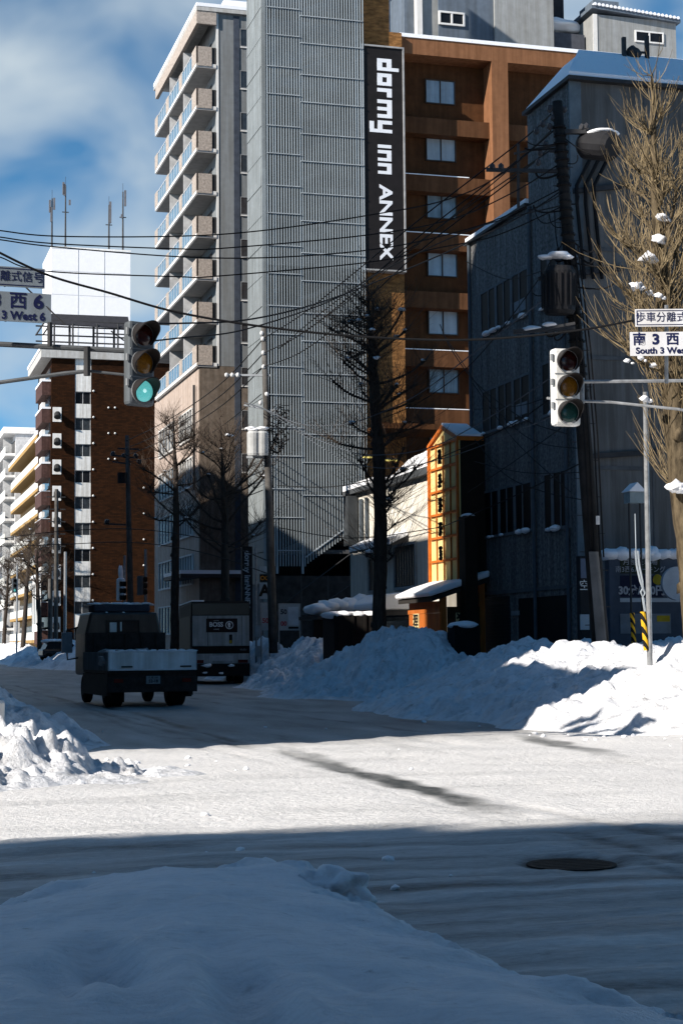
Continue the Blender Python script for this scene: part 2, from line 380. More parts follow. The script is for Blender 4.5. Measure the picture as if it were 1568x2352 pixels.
# ------------------------------------------------------------------ snow banks (height fields with crest, slope and clods)
def bank(name, label, box, step, ridges, clod=.2, dirt=.08, mat=None, sh=1.3, extra=None, soft=False):
    x0, y0, x1, y1 = box; nx = int((x1 - x0) / step) + 1; ny = int((y1 - y0) / step) + 1
    mb = MB(); mb.at = []
    for j in range(ny):
        for i in range(nx):
            x = x0 + i * step; y = y0 + j * step
            h = 0; tot = 0
            wx = x + .35 * NZ.noise(Vector((x * .7, y * .7, 2))); wy = y + .35 * NZ.noise(Vector((x * .7, y * .7, 12)))
            for rg in ridges:
                for a, b in zip(rg, rg[1:]):
                    d, t = seg_d((wx, wy), a, b)
                    H = lerp(a[2], b[2], t); w = lerp(a[3], b[3], t)
                    q = d / w
                    if q < 1.25:
                        hh = H * (1 - q) if q < 1 else H * (1 - q)
                        hh = H * (max(0, 1.02 - q) ** sh) if q < 1.02 else -H * (q - 1.02)
                        # round the top a little
                        if q < .18: hh -= H * .5 * (.18 - q) ** 2 / .18
                        h = max(h, hh) if tot else hh; tot = 1
            if not tot: h = -.4
            k = sst(0, .35, h)
            if not soft:
                v, vp = NZ.voronoi(Vector((x * 1.7, y * 1.7, h * 1.2))); vq = NZ.voronoi(Vector((x * 3.6, y * 3.6, h * 2.5 + 2)))
                h += k * clod * .55 * NZ.noise(Vector(vp[0]) * 7.3) * sst(0, .22, v[1] - v[0]) + k * clod * .34 * NZ.noise(Vector(vq[1][0]) * 5.1) * sst(0, .2, vq[0][1] - vq[0][0])
                v2 = NZ.voronoi(Vector((x * 4.5, y * 4.5, h * 3 + 5)))[0]; v3 = NZ.voronoi(Vector((x * 9, y * 9, h * 7)))[0]
                h += k * clod * ((v[1] - v[0]) * .55 - .18 + .8 * fbm(Vector((x * .8, y * .8, 3)), 5)) + k * clod * .34 * ((v2[1] - v2[0]) - .25) + k * clod * .14 * ((v3[1] - v3[0]) - .25)
                dt = dirt + .35 * max(0, fbm(Vector((x * 2.6, y * 2.6, h * 2.5)), 5)) + (.25 * (1 - sst(0, .5, h))) * max(0, NZ.noise(Vector((x * 3, y * 3, 1))))
                if v2[0] < .16: dt += .5 * max(0, NZ.noise(Vector((x, y, 3))))
                if v3[1] - v3[0] < .1: dt += .3 * max(0, .35 + NZ.noise(Vector((x * 1.7, y * 1.7, 5))))  # creases between clods darkened as painted shade, besides the real grit
            else:
                dt = dirt
            if extra: h, dt = extra(x, y, h, dt)
            mb.v.append((x, y, h - .06)); mb.at.append(dt)
    mb.f = []
    for j in range(ny - 1):
        for i in range(nx - 1):
            q = (j * nx + i, j * nx + i + 1, (j + 1) * nx + i + 1, (j + 1) * nx + i)
            if max(mb.v[k][2] for k in q) > -.13: mb.f.append(q)
    used = sorted({k for f in mb.f for k in f}); mpn = {k: n for n, k in enumerate(used)}
    mb.v = [mb.v[k] for k in used]; mb.at = [mb.at[k] for k in used]; mb.f = [tuple(mpn[k] for k in f) for f in mb.f]
    return tag(mb.build(name, mat or snow_pile, smooth=True), label, 'snow bank')
bank('snow_bank', 'big ploughed snow pile on the right corner, sunlit on its right end', (8, 22, 34, 46.5), .085,
     [[(17.0, 31, 1.72, 4.5), (16.6, 36, 1.72, 5.0), (16.6, 40, 1.65, 4.8), (17, 41.6, 1.95, 3.6), (17.1, 42.5, 1.75, 2.3)],
      [(16.1, 30.6, 1.78, 4.2), (20, 31, 1.8, 4.9), (33, 31, 1.78, 4.9)], [(18.5, 41, 1.9, 3.4), (22, 40, 1.8, 3.5), (30, 40.5, 1.7, 3.5)]], sh=.8, clod=.27, dirt=.0)
bank('snow_bank', 'long lumpy snow pile along the kerb in front of the dark crate and tree', (11, 44.5, 21, 87), .085,
     [[(16.8, 49.5, 1.8, 2.9), (17, 50.6, 2.25, 4.3), (17, 52.2, 2.55, 4.9), (17, 55.2, 2.0, 4.1), (17.2, 57.5, 1.35, 3.0), (17, 61, 1.75, 3.2), (17.2, 65, 2.15, 3.2), (17.6, 68.5, 1.3, 2.2), (18.2, 72, 1.4, 1.8), (18.4, 77.6, 2.3, 2.2), (18.6, 84, 1.7, 2.0)]], clod=.45, dirt=.03)
bank('snow_bank', 'low snow bank far down the kerb beside the buried car', (12, 118, 24, 232), .45,
     [[(17.8, 124, 1.7, 4.5), (17.6, 150, 2.2, 5), (17.6, 165, 1.5, 4), (17.4, 200, 2.4, 5.5), (17.4, 226, 1.8, 5)]], clod=.6, dirt=.0)
bank('snow_bank', 'shaded snow pile rising out of the left edge beyond the sunlit road', (-3.5, 23.3, 5.5, 42), .09,
     [[(.55, 28.2, 2.1, 3.5), (.5, 31, 2.3, 3.5), (.4, 38, 2.2, 3.4)]], clod=.38, dirt=.04)
bank('snow_bank', 'small sunlit heap of crumbled snow at the left edge of the road', (-2.5, 16.3, 4.8, 24.6), .045,
     [[(-.5, 20.6, 1.05, 2.7), (1.0, 21.3, .85, 2.3), (2.1, 21.5, .55, 1.8), (3.5, 21.7, .3, 1.1)]], clod=.42, dirt=.1)
FG = [(-3, 7.4), (-1, 8.3), (.2, 9.6), (.8, 10.6), (1.6, 11.0), (2.4, 11.3), (2.85, 11.5), (3.1, 10.6), (3.02, 9.4), (3.05, 8.2), (3.28, 6.9), (3.5, 5), (3.7, 2)]
def fg_h(x, y, h, dt):
    ins = False; n = len(FG); dm = 9
    P = FG + [(-6, 2), (-6, 5.5)]
    for i in range(len(P)):
        a, b = P[i], P[(i + 1) % len(P)]
        if (a[1] > y) != (b[1] > y) and x < (b[0] - a[0]) * (y - a[1]) / (b[1] - a[1]) + a[0]: ins = not ins
        if i < n - 1: dm = min(dm, seg_d((x, y), a, b)[0])
    s = dm if ins else -dm
    s += .16 * NZ.noise(Vector((x * 1.3, y * 1.3, 0))) + .05 * NZ.noise(Vector((x * 5, y * 5, 0)))
    hh = .38 * (1 - math.exp(-max(0, s) * 2.2)) if s > 0 else s * .35
    hh += .04 * sst(0, .6, s) * fbm(Vector((x * .8, y * .8, 6)), 3) + .008 * sst(0, .2, s) * fbm(Vector((x * 5, y * 5, 2)), 4)
    hh += sst(.15, .5, s) * (1 - sst(.5, 1.1, s)) * .05 * NZ.noise(Vector((x * 2.5, y * 2.5, 8)))
    for (px, py, rx, ry, dp) in DENTS:
        q = ((x - px) / rx) ** 2 + ((y - py) / ry) ** 2
        hh -= dp * math.exp(-q * 1.1) * (1 + .3 * NZ.noise(Vector((x * 7, y * 7, 1)))); hh += dp * .16 * math.exp(-((math.sqrt(q) - 1.5) / .4) ** 2)
    # scuffed, crumbly fringe where the plough cut the edge
    f_ = sst(-.1, .15, s) * (1 - sst(.25, .7, s)); vv = NZ.voronoi(Vector((x * 7, y * 7, 2)))
    hh += f_ * (.05 * NZ.noise(Vector(vv[1][0]) * 9) + .03 * fbm(Vector((x * 9, y * 9, 1)), 3))
    hh += .012 * sst(0, .4, s) * NZ.noise(Vector((x * 6, y * 3, 3)))
    return hh, .02 + (.3 if NZ.voronoi(Vector((x * 5, y * 5, 1)))[0][0] < .07 else 0) + .14 * max(0, NZ.noise(Vector((x * 2, y * 2, 1)))) + f_ * .35 * max(0, NZ.noise(Vector((x * 4, y * 4, 7))))
DENTS = []
for (px, py, w, ry, dp) in ((250, 2165, .15, .5, .12), (235, 2180, .08, .3, .05), (130, 2200, .12, .4, .07), (560, 2205, .12, .4, .1), (590, 2285, .14, .5, .12), (500, 2130, .16, .3, .05), (830, 2200, .12, .3, .035), (1010, 2195, .15, .3, .03), (380, 2320, .18, .5, .08), (1000, 2330, .3, .5, .05)):
    p = gz(px, py, .38); DENTS.append((p.x, p.y, w, ry, dp))
bank('snow_bank', 'smooth trodden snow bank with footprint hollows filling the near foreground', (-3.2, 4.2, 4.6, 13.2), .036, [], mat=snow_soft, extra=fg_h, soft=True)
c = gz(777, 2055, .1)
ck = thing('snow_chunk', 'dirty lump of hard snow lying on the edge of the near bank', 'snow chunk', (c.x, c.y, .05))
MBc = MB().lump((c.x, c.y, .12), .2, 5, sub=4, rough=.35, sc=(1.1, .75, .72), fr=1.9)
MBc.at = [min(1, max(0, .02 + 1.1 * max(0, fbm(Vector(v) * 4.5, 4) - .1))) for v in MBc.v]
MBc.build('lump', snow_soft, ck, smooth=True)
MBc = MB().lump((c.x - .16, c.y + .05, .15), .12, 9, sub=3, rough=.4, sc=(1, .8, .6), fr=1.8); MBc.at = [.05] * len(MBc.v)
MBc.build('crumb', snow_soft, ck, smooth=True)

rnd = random.Random(77); cbm = MB()
for k in range(150):
    for _ in range(20):
        x, y = rnd.uniform(-2, 15), rnd.uniform(9, 34)
        near = min(abs(y - 22.5) * .5 + max(0, x - 4.3) * 1.2, max(0, 12.4 - x) * .8 + abs(y - 28) * .25, abs(y - 12) * .9 + abs(x - 3.2) * .8)
        if near < rnd.uniform(0, 1.6): break
    r = rnd.uniform(.015, .07) * rnd.uniform(.5, 1); cbm.lump((x, y, road_z(x, y) + r * .3), r, k, 1, .5, (1.2, 1.2, .7))
tag(cbm.build('snow_crumbs', snow, smooth=False), kind='stuff')
# ------------------------------------------------------------------ buildings across the street, left of the frame (they shade the road), and unseen ones behind
off_m = M('office_wall', (.16, .155, .15), var=.15, dirt=.3)
def block(x0, y0, x1, y1, h, label, steps=()):
    t = thing('office_building', label, 'building', ((x0 + x1) / 2, (y0 + y1) / 2, 0))
    b = MB().box(x0, y0, -.3, x1, y1, h).box(x0 - .15, y0 - .15, h, x1 + .15, y1 + .15, h + .35)
    for s_ in steps: b.box(*s_)
    b.build('wall', off_m, t)
    w = MB()
    for k in range(int((h - 1) / 3.4)):
        z = 1.2 + 3.4 * k
        MB().box(x1 + .002, y0 + .8, z, x1 + .05, y1 - .8, z + 1.5).build('window', glass, t)
block(-22, 30.6, -3, 40.02, 40, 'tall office block across the street from the dark corner building')
block(-16, 23.6, -3, 30.55, 11.7, 'four storey corner building left of the intersection')
block(-14, 40.25, -3, 51.7, 14.3, 'low shop building beside the tall office block')
block(-20, 51.9, -3, 70, 20.4, 'six storey office block facing the white shop')
block(-20, 70.2, -3, 94, 23, 'plain office block facing the louvre tower')
block(-20, 95, -3, 124, 29, 'eight storey office block facing the balcony flats')
block(-20, 131, -3, 168, 18, 'five storey office block far along the street')
block(-24, -30, 3, -3.2, 24.6, 'added unseen office block just behind the photographer')  # unseen, extended round the camera to cut the sky light
block(17.5, -30, 70, -3.2, 24, 'added unseen office block across the side street behind the photographer')  # unseen too, put in to narrow the open sky over the road
block(-70, -20, -24.2, -2.3, 24.6, 'wide office block behind the photographer at the near corner', [(-66, -19, 24.9, -37.2, -2.5, 26.3)])

# ------------------------------------------------------------------ hotel
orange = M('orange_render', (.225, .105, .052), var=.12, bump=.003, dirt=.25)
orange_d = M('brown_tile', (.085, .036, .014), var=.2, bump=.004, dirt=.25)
curtain = M('curtained_glass', (.3, .38, .45), rough=.12, spec=.5, var=.12, scale=1.5, dirt=.2)
bronze = M('bronze_frame', (.06, .045, .035), rough=.5)
HY = 90.0
ht = thing('hotel', 'tall orange brown hotel with a deep grid of pillars and windows', 'building', (38, 95, 0))
xr = 52.0
px_l, px_r = gy(1128, 110, HY).x, gy(1165, 110, HY).x          # the pillar
ztop = 36.3; zpar = 35.35
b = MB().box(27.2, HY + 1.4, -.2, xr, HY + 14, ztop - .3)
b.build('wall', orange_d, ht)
b = MB().box(29.36, HY, zpar, xr, HY + 1.38, ztop)
b.build('parapet', orange, ht)
MB().box(29.3, HY - .06, ztop + .002, xr, HY + 3, ztop + .22).build('parapet_snow', snow, ht)
for x0 in (px_l, px_l + 7.2, px_l + 14.4):
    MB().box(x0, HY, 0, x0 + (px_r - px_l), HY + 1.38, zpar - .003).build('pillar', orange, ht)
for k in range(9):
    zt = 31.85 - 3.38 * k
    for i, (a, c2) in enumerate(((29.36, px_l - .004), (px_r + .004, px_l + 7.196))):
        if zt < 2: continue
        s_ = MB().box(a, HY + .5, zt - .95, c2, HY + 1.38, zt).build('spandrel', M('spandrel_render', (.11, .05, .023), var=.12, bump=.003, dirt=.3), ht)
        if i == 0 and k in (1, 2, 4, 5):
            MB().box(a + .1, HY + .48, zt + .002, c2 - (1.3 if k != 4 else .1), HY + .8, zt + .05).build('ledge_snow', snow, s_)
CURT = [curtain, M('curtained_glass_dim', (.2, .27, .32), rough=.1, spec=.5, var=.2, scale=2, dirt=.3), M('curtained_glass_pale', (.36, .42, .47), rough=.14, spec=.5, var=.1, scale=1, dirt=.15)]
def window(par, x0, z0, x1, z1, y, fm=bronze, gm=curtain, cols=2, fr=.06, depth=.12, name='window'):
    f = MB()
    f.box(x0 - fr, y - depth, z0 - fr, x0, y, z1 + fr).box(x1, y - depth, z0 - fr, x1 + fr, y, z1 + fr)
    f.box(x0, y - depth, z1, x1, y, z1 + fr).box(x0, y - depth, z0 - fr, x1, y, z0)
    for c_ in range(1, cols):
        xx = lerp(x0, x1, c_ / cols); f.box(xx - fr / 2, y - depth + .01, z0, xx + fr / 2, y, z1)
    w = f.build(name, fm, par)
    MB().box(x0, y - depth * .45, z0, x1, y - .003, z1).build('pane', gm, w)
    return w
for k in range(9):
    zt = 34.37 - 3.4 * k
    if zt > 3.5:
        for dx in (0, 7.3): window(ht, 31.33 + dx, zt - 1.33, 33.05 + dx, zt, HY + 1.4, gm=CURT[(k * 2 + (dx > 0)) % 3])
# rough brick shaft beside the screen tower, and the rooftop pipes
brick_r = M('rough_brown_brick', (.24, .115, .04), var=.45, scale=3, bump=.05, bscale=6, stretch=(.7, .7, 2.2))
shx = gy(893, 40, HY - .3).x
MB().box(26.9, HY - .3, 0, 29.34, HY + 1.39, ztop + .1).box(26.9, HY - .3, ztop + .1, shx, HY + 6, 44).build('brick_shaft', brick_r, ht)
b = MB()
for i in range(7):
    x = shx + .12 + i * .17; b.cyl((x, HY + 3.2, ztop), (x, HY + 3.2, 43), .06, n=6)
for z in (37.6, 39.6, 41.6): b.box(shx + .05, HY + 3.1, z, shx + 1.25, HY + 3.13, z + .08)
b.build('pipe_rack', steel, ht)
for (p, q) in (((835, 1050), (855, 1054)), ((872, 1057), (914, 1053))):
    a = gy(*p, 87.5); c2 = gy(*q, 87.5)
    lp = thing('ceiling_light', 'short yellow ceiling light under the dark hotel soffit, ' + ('left' if p[0] < 850 else 'right') + ' of the tree trunk', 'light', (a.x, a.y, a.z), group='lights under the hotel soffit')
    MB().box(a.x, 87.4, a.z - .02, c2.x, 87.7, a.z + .03).build('tube', M('lamp_glow', (.9, .8, .3), emit=((1, .78, .2), .5)), lp)
    MB().box(a.x - .05, 87.35, a.z + .052, c2.x + .05, 87.75, a.z + .12).build('housing', dsteel, lp)
sf = MB().box(26.85, 86.2, 13.2, 36, HY - .31, 13.5).build('soffit', orange_d, ht)

# the vertical sign
sg = thing('hotel_sign', 'tall black vertical hotel sign with white blocky lettering and pale frame', 'sign', (28, 89.3, 22.4))
sx0, sx1, sz0, sz1 = 26.78, 29.16, 22.5, 35.22
MB().box(sx0, 89.1, sz0, sx1, 89.55, sz1).build('panel', M('sign_black', (.012, .01, .01), rough=.6, spec=.2), sg)
b = MB(); w_ = .09
b.box(sx0 - w_, 89.02, sz0 - w_, sx0, 89.6, sz1 + w_).box(sx1, 89.02, sz0 - w_, sx1 + w_, 89.6, sz1 + w_).box(sx0, 89.02, sz1, sx1, 89.6, sz1 + w_).box(sx0, 89.02, sz0 - w_, sx1, 89.6, sz0)
b.build('frame', M('sign_frame', (.3, .3, .3), rough=.5), sg)
# blocky lettering, drawn lying on its side: u runs down the sign, v runs to the right edge = top of the letters
sign_w = M('sign_lettering', (.72, .74, .78), rough=.4, var=.04)
BLK = {'d': (1, [(0, 0, 1, .26), (0, 0, .3, .72), (0, .48, 1, .72), (.72, 0, 1, 1.08)]),
       'o': (1, [(0, 0, 1, .26), (0, 0, .3, .72), (0, .48, 1, .72), (.72, 0, 1, .72)]),
       'r': (.72, [(0, 0, .3, .72), (0, .48, .72, .72)]),
       'm': (1.5, [(0, 0, .3, .72), (0, .48, 1.5, .72), (.61, 0, .89, .72), (1.2, 0, 1.5, .72)]),
       'y': (1, [(0, .0, .3, .72), (0, 0, 1, .24), (.72, -.4, 1, .72), (.1, -.4, 1, -.18)]),
       'i': (.3, [(0, 0, .3, .72)]),
       'n': (1, [(0, 0, .3, .72), (0, .48, 1, .72), (.72, 0, 1, .72)])}
def blocky(word, z, xb, su, sv, gap):
    b = MB()
    for ch in word:
        w, rc = BLK[ch]
        for k, (a, v0, c2, v1) in enumerate(rc):
            b.box(xb + v0 * sv, 89.085 - .002 * k, z - c2 * su, xb + v1 * sv, 89.1, z - a * su)
        z -= (w + gap) * su
    b.build('lettering', sign_w, sg); return z
zz = gy(870, 133, 89.1).z; xb = gy(866, 200, 89.1).x
blocky('dormy', zz, xb, .70, 1.18, .22)
blocky('inn', gy(870, 331, 89.1).z, xb, .62, 1.1, .2)
MB().text('ANNEX', 1.02, (gy(885, 510, 89.1).x, 89.09, gy(885, 510, 89.1).z), -Z, X, .02, bold=.03, squash=1.2).build('lettering', sign_w, sg)

# ------------------------------------------------------------------ louvre screen tower
TY = 89.0
tw = thing('stair_tower', 'tall stair tower wrapped in a pale vertical louvre screen', 'building', (24, 92, 0))
MB().box(21.25, TY + 3.2, 0, 26.8, TY + 3.74, 46).build('core_wall', M('tower_core', (.022, .022, .024), var=.7, scale=.35, dirt=.4), tw)
MB().box(26.3, TY + .3, 0, 26.8, TY + 3.19, 46).build('end_wall', MATS['tower_core'], tw)
b = MB()
for k in range(1, 14): b.box(21.2, TY + .25, 3.36 * k - .1, 26.82, TY + 1.58, 3.36 * k + .1)
b.build('floor_slab', M('slab_concrete', (.07, .07, .072), var=.3), tw)
b = MB()
for k in range(1, 13):
    z = 3.36 * k
    for (xa, za, xb_, zb) in ((22.2, z, 25.8, z + 1.68),):
        b.prism([(xa, TY + .4, za - .15), (xb_, TY + .4, zb - .15), (xb_, TY + .4, zb + .12), (xa, TY + .4, za + .12)], (0, .9, 0))
b.build('stair_flight', MATS['slab_concrete'], tw)
louv = M('louvre_metal', (.33, .37, .39), rough=.5, metal=.2, var=.15, scale=.5)
xm = gy(692, 600, TY).x
b = MB(); n = 36
for i in range(n + 1):
    x = lerp(21.3, 26.82, i / n)
    zb = 5.9 if x < 23.3 else lerp(5.95, 8.3, (x - 23.3) / 3.4)
    b.box(x - .024, TY, zb, x + .024, TY + .04, 22.4); b.box(x - .031, TY, 22.402, x + .031, TY + .045, 45)
b.build('louvre_screen', louv, tw)
MB().box(21.3, TY + 2.9, 33.4, 26.28, TY + 3.18, 45).build('upper_glazing', M('pale_glazing', (.16, .19, .22), rough=.3, var=.6, scale=.6), tw)
b = MB()
for k in range(-2, 25):
    z = 37.02 - 1.675 * k if k >= 0 else 37.02 + 1.675 * -k
    d = 0 if k % 2 else -.12
    if z > 6.3: b.box(21.25, TY - .05, z + d - .02, xm, TY - .002, z + d + .02)
    if z - .35 > 8.4: b.box(xm, TY - .05, z - .33 + d - .02, 26.84, TY - .002, z - .33 + d + .02)
b.prism([(23.3, TY - .05, 6.35), (26.7, TY - .05, 8.75), (26.7, TY - .05, 8.83), (23.3, TY - .05, 6.43)], (0, .047, 0))
b.build('screen_rail', M('rail_metal', (.34, .37, .39), rough=.5), tw)
b = MB()
for x in (21.28, 21.75, xm, 26.5): b.box(x - .05, TY + .12, 5.5, x + .07, TY + .24, 45)
b.build('screen_post', MATS['rail_metal'], tw)
b = MB()
for k in range(14):
    z0 = 5.0 + 3.36 * k; b.box(21.0, TY + .02, z0, 21.06, TY + 3.75, z0 + 1.64); b.box(21.0, TY + .02, z0 + 1.7, 21.06, TY + 3.75, z0 + 3.32)
b.box(20.98, TY, 0, 21.2, TY + .1, 46)
b.build('side_panel', M('mesh_panel', (.23, .255, .265), rough=.5, var=.1, dirt=.3), tw)
MB().box(21.07, TY + .9, 0, 21.24, TY + 3.74, 46).build('side_wall', M('tower_side', (.18, .19, .2)), tw)
# handrails of the ground stair below the screen
b = MB()
for k in range(3):
    b.tube([(22.2, TY - .2, 1.0 + k * 1.5), (26.5, TY - .2, 3.7 + k * 1.7)], .03, 5)
for x in (23, 24.5, 26): b.cyl((x, TY - .2, 0), (x, TY - .2, 5.4), .03, n=5)
b.build('handrail', dsteel, tw)
MB().box(21.3, TY + .3, 0, 26.8, TY + 1.5, 5.4).build('base_wall', M('base_dark', (.035, .03, .028), var=.4), tw)

# ------------------------------------------------------------------ flats with balconies
ap = thing('apartment_building', 'tall grey block of flats with rows of beige ended balconies', 'building', (26, 120, 0))
AY = 112.0; AX = 23.2
grey_w = M('flats_grey', (.2, .215, .225), var=.08, bump=.003, dirt=.2)
beige = M('beige_stone', (.36, .31, .27), var=.3, scale=7, bump=.02, bscale=10)
MB().box(AX, AY, 20.6, 36, AY + 17, 45.2).build('wall', grey_w, ap)
MB().box(AX - .002, AY - .05, 20.6, AX + .16, AY - .001, 45.2).build('corner_trim', white, ap)
xs0, xs1 = gy(537, 400, AY).x, gy(550, 400, AY).x
MB().box(xs0, AY - .06, 1, xs1, AY - .002, 45.1).build('downpipe_recess', M('slate_blue', (.05, .06, .08)), ap)
MB().box(AX - 1.4, AY - .25, 45.21, 36, AY + 17.4, 45.5).build('roof_slab', M('pale_concrete', (.45, .45, .44), var=.1, dirt=.2), ap)
MB().box(AX - 1.42, AY - .27, 45.502, 36, AY + 17.4, 45.75).box(AX + .6, AY + .2, 45.75, 30, AY + 12, 46.3).build('roof_snow', snow, ap)
MB().box(AX - 1.4, AY - .2, 44.3, AX - 1.15, AY + 16.6, 45.2).box(AX - 1.14, AY - .2, 44.3, AX - .02, AY + .05, 45.2).build('roof_fascia', beige, ap)
white_edge = M('white_slab', (.7, .7, .69), var=.06, dirt=.15)
rail_glass = M('railing_glass', (.1, .19, .27), rough=.15, spec=.5, var=.2)
PITCH = 2.965
for k in range(8):
    z = 41.3 - PITCH * k
    bl = MB().box(AX - 1.42, AY - .1, z, AX - .005, AY + 16.6, z + .24).build('balcony_slab', white_edge, ap)
    MB().box(AX - 1.36, AY - .08, z - .06, AX - .005, AY + 16.5, z - .002).build('soffit', M('soffit_grey', (.4, .39, .38), var=.15), bl)
    e = MB().box(AX - 1.4, AY - .14, z + .06, AX - .33, AY + .12, z + 1.42)
    e.box(AX - 1.44, AY - .14, z + .243, AX - 1.3, AY + 1.4, z + 1.42)
    for (a, c2) in ((5.2, 6.3), (10.6, 11.7), (15.4, 16.6)): e.box(AX - 1.44, AY + a, z + .243, AX - 1.3, AY + c2, z + 1.35)
    e.build('parapet_block', beige, ap)
    g = MB(); r_ = MB()
    for (a, c2) in ((1.42, 5.18), (6.32, 10.58), (11.72, 15.38)):
        g.box(AX - 1.4, AY + a, z + .3, AX - 1.36, AY + c2, z + 1.2)
        r_.box(AX - 1.43, AY + a, z + 1.21, AX - 1.33, AY + c2, z + 1.27)
        for i in range(5): yy = lerp(a + .03, c2 - .03, i / 4); r_.box(AX - 1.42, AY + yy - .025, z + .25, AX - 1.34, AY + yy + .025, z + 1.21)
    rg = g.build('railing', rail_glass, ap); r_.build('rail_frame', M('rail_white', (.5, .52, .55)), rg)
    dk = MB().box(AX - .32, AY - .06, z + .245, AX - .03, AY + .1, z + 1.42); dk.build('partition', M('gap_shade', (.05, .05, .05)), ap)  # dark block standing for the shaded gap beside the beige end
    pt = MB()
    for a in (5.5, 11): pt.box(AX - 1.25, AY + a, z + .245, AX - .02, AY + a + .08, z + PITCH - .07)
    pt.build('partition', M('partition_white', (.5, .5, .5)), ap)
    dw = MB()
    for a in (1.5, 4, 6.6, 9, 12, 14.3): dw.box(AX - .03, AY + a, z + .3, AX - .003, AY + a + 1.7, z + 2.3)
    dw.build('balcony_door', glass, ap)
for k in range(11):
    zt = 44.2 - 2.96 * k
    if zt > 12: window(ap, gy(552.5, 100, AY).x, zt - 1.15, gy(571, 100, AY).x, zt, AY, fm=M('frame_grey', (.2, .21, .22)), gm=glass, cols=1, fr=.05, depth=.06)
    if zt > 12: MB().box(24.9, AY - .08, zt - 1.3, 25.5, AY - .001, zt - 1.22).build('sill', white_edge, ap)
# podium
pod = M('podium_beige', (.45, .37, .32), var=.12, bump=.003, dirt=.2)
pod_d = M('podium_brown', (.16, .13, .105), var=.25, bump=.004, dirt=.3)
MB().box(22.0, AY + .3, 0, 36, AY + 18, 20.5).build('podium', pod, ap)
MB().box(22.02, AY - .02, 0, 36, AY + .297, 20.58).build('podium_front', pod_d, ap)
for k in range(5):
    z0 = 16.0 - 3.35 * k
    for (a, c2) in ((2.2, 7.0), (9.2, 15.5)):
        f = MB().box(21.86, AY + a - .1, z0 - .12, 21.999, AY + c2 + .1, z0 - .001).box(21.86, AY + a - .1, z0 + 1.9, 21.999, AY + c2 + .1, z0 + 2.0)
        nm = 5
        for i in range(nm + 1): yy = lerp(a, c2, i / nm); f.box(21.88, AY + yy - .06, z0, 21.999, AY + yy + .06, z0 + 1.9)
        w = f.build('window', white_edge, ap)
        MB().box(21.96, AY + a, z0, 21.998, AY + c2, z0 + 1.9).build('pane', glass, w)
MB().box(20.6, AY - .5, 6.2, 25.4, AY + 6, 6.45).build('canopy', dsteel, ap)
MB().box(20.6, AY - .5, 6.452, 25.4, AY + 6, 6.7).build('canopy_snow', snow, ap)
for (a, z) in ((21.9, 19.4), (21.9, 16.2)):
    MB().box(21.75, AY + 1.0, z - 4, 21.9, AY + 1.12, z).build('downpipe', dsteel, ap)

# ------------------------------------------------------------------ brown brick block
bb = thing('brick_building', 'tall dark brown brick block with a white window stripe up its front', 'building', (27, 195, 0))
BY = 184.0
br_m = brickmat('brown_brick', (.036, .014, .006), (.018, .008, .004), (.012, .006, .003), .5, .16)
br_red = M('red_brick', (.085, .047, .041), var=.3, scale=4, dirt=.3)
bx0, bx1 = 19.6, 33
wl, wr = gy(172, 1000, BY).x, gy(209, 1000, BY).x
MB().box(bx0 + .25, BY, 0, wl, BY + 14, 33.0).box(wr, BY, 0, bx1, BY + 14, 33.0).box(wl, BY + .3, 0, wr, BY + 14, 33).build('wall', br_m, bb)
MB().box(bx0 - .9, BY - .4, 33.001, bx1, BY + 14.5, 33.9).build('roof_slab', M('pale_concrete', (.45, .45, .44)), bb)
MB().box(bx0 - 1, BY - .45, 33.902, bx1, BY + 14.5, 34.2).build('roof_snow', snow, bb)
tile = M('white_tile', (.72, .72, .7), var=.08, dirt=.3)
zwin = [gy(190, 899 + 60.3 * k, BY).z for k in range(10)]
last = 33.0
for k, z in enumerate(zwin):
    z0 = z - 1.35
    MB().box(wl + .003, BY + .05, z, wr - .003, BY + .297, last - .003).build('tile_panel', tile, bb)
    if z0 > .3: window(bb, wl + .08, z0 + .02, wr - .08, z - .06, BY + .29, fm=M('frame_white', (.45, .45, .45)), gm=glass if k % 3 else dark_glass, cols=2, fr=.05, depth=.1)
    last = z0
    # duct hood panel on the left strip
    if k < 9:
        hx0, hx1 = gy(121, 950, BY).x, gy(141, 950, BY).x; hz = gy(130, 935 + 60.3 * k, BY).z
        pn = MB().box(hx0, BY - .06, hz - 1.6, hx1, BY - .002, hz).build('vent_panel', white, bb)
        hb = MB()
        hb.tube([(lerp(hx0, hx1, .5), BY - .06, hz - .8), (lerp(hx0, hx1, .5), BY - .5, hz - .8), (lerp(hx0, hx1, .45), BY - .75, hz - 1.2)], [.33, .33, .38], 10)
        hb.build('duct_hood', M('hood_dark', (.03, .03, .03)), pn)
    v = MB().lump((wr + .25, BY - .05, z + .1), .13, k, 1, .05); v.build('vent_cap', white, bb, smooth=True)
    if k in (1, 2, 3):
        for q in (249, 264): 
            p = gy(q, 936 + 59 * (k - 1), BY); MB().lump((p.x, BY - .05, p.z), .12, k, 1, .05).build('vent_cap', white, bb, smooth=True)
    if k in (4, 5, 6, 7):
        p = gy(330, 1120 + 59.5 * (k - 4), BY); MB().lump((p.x, BY - .05, p.z), .12, k, 1, .05).build('vent_cap', white, bb, smooth=True)
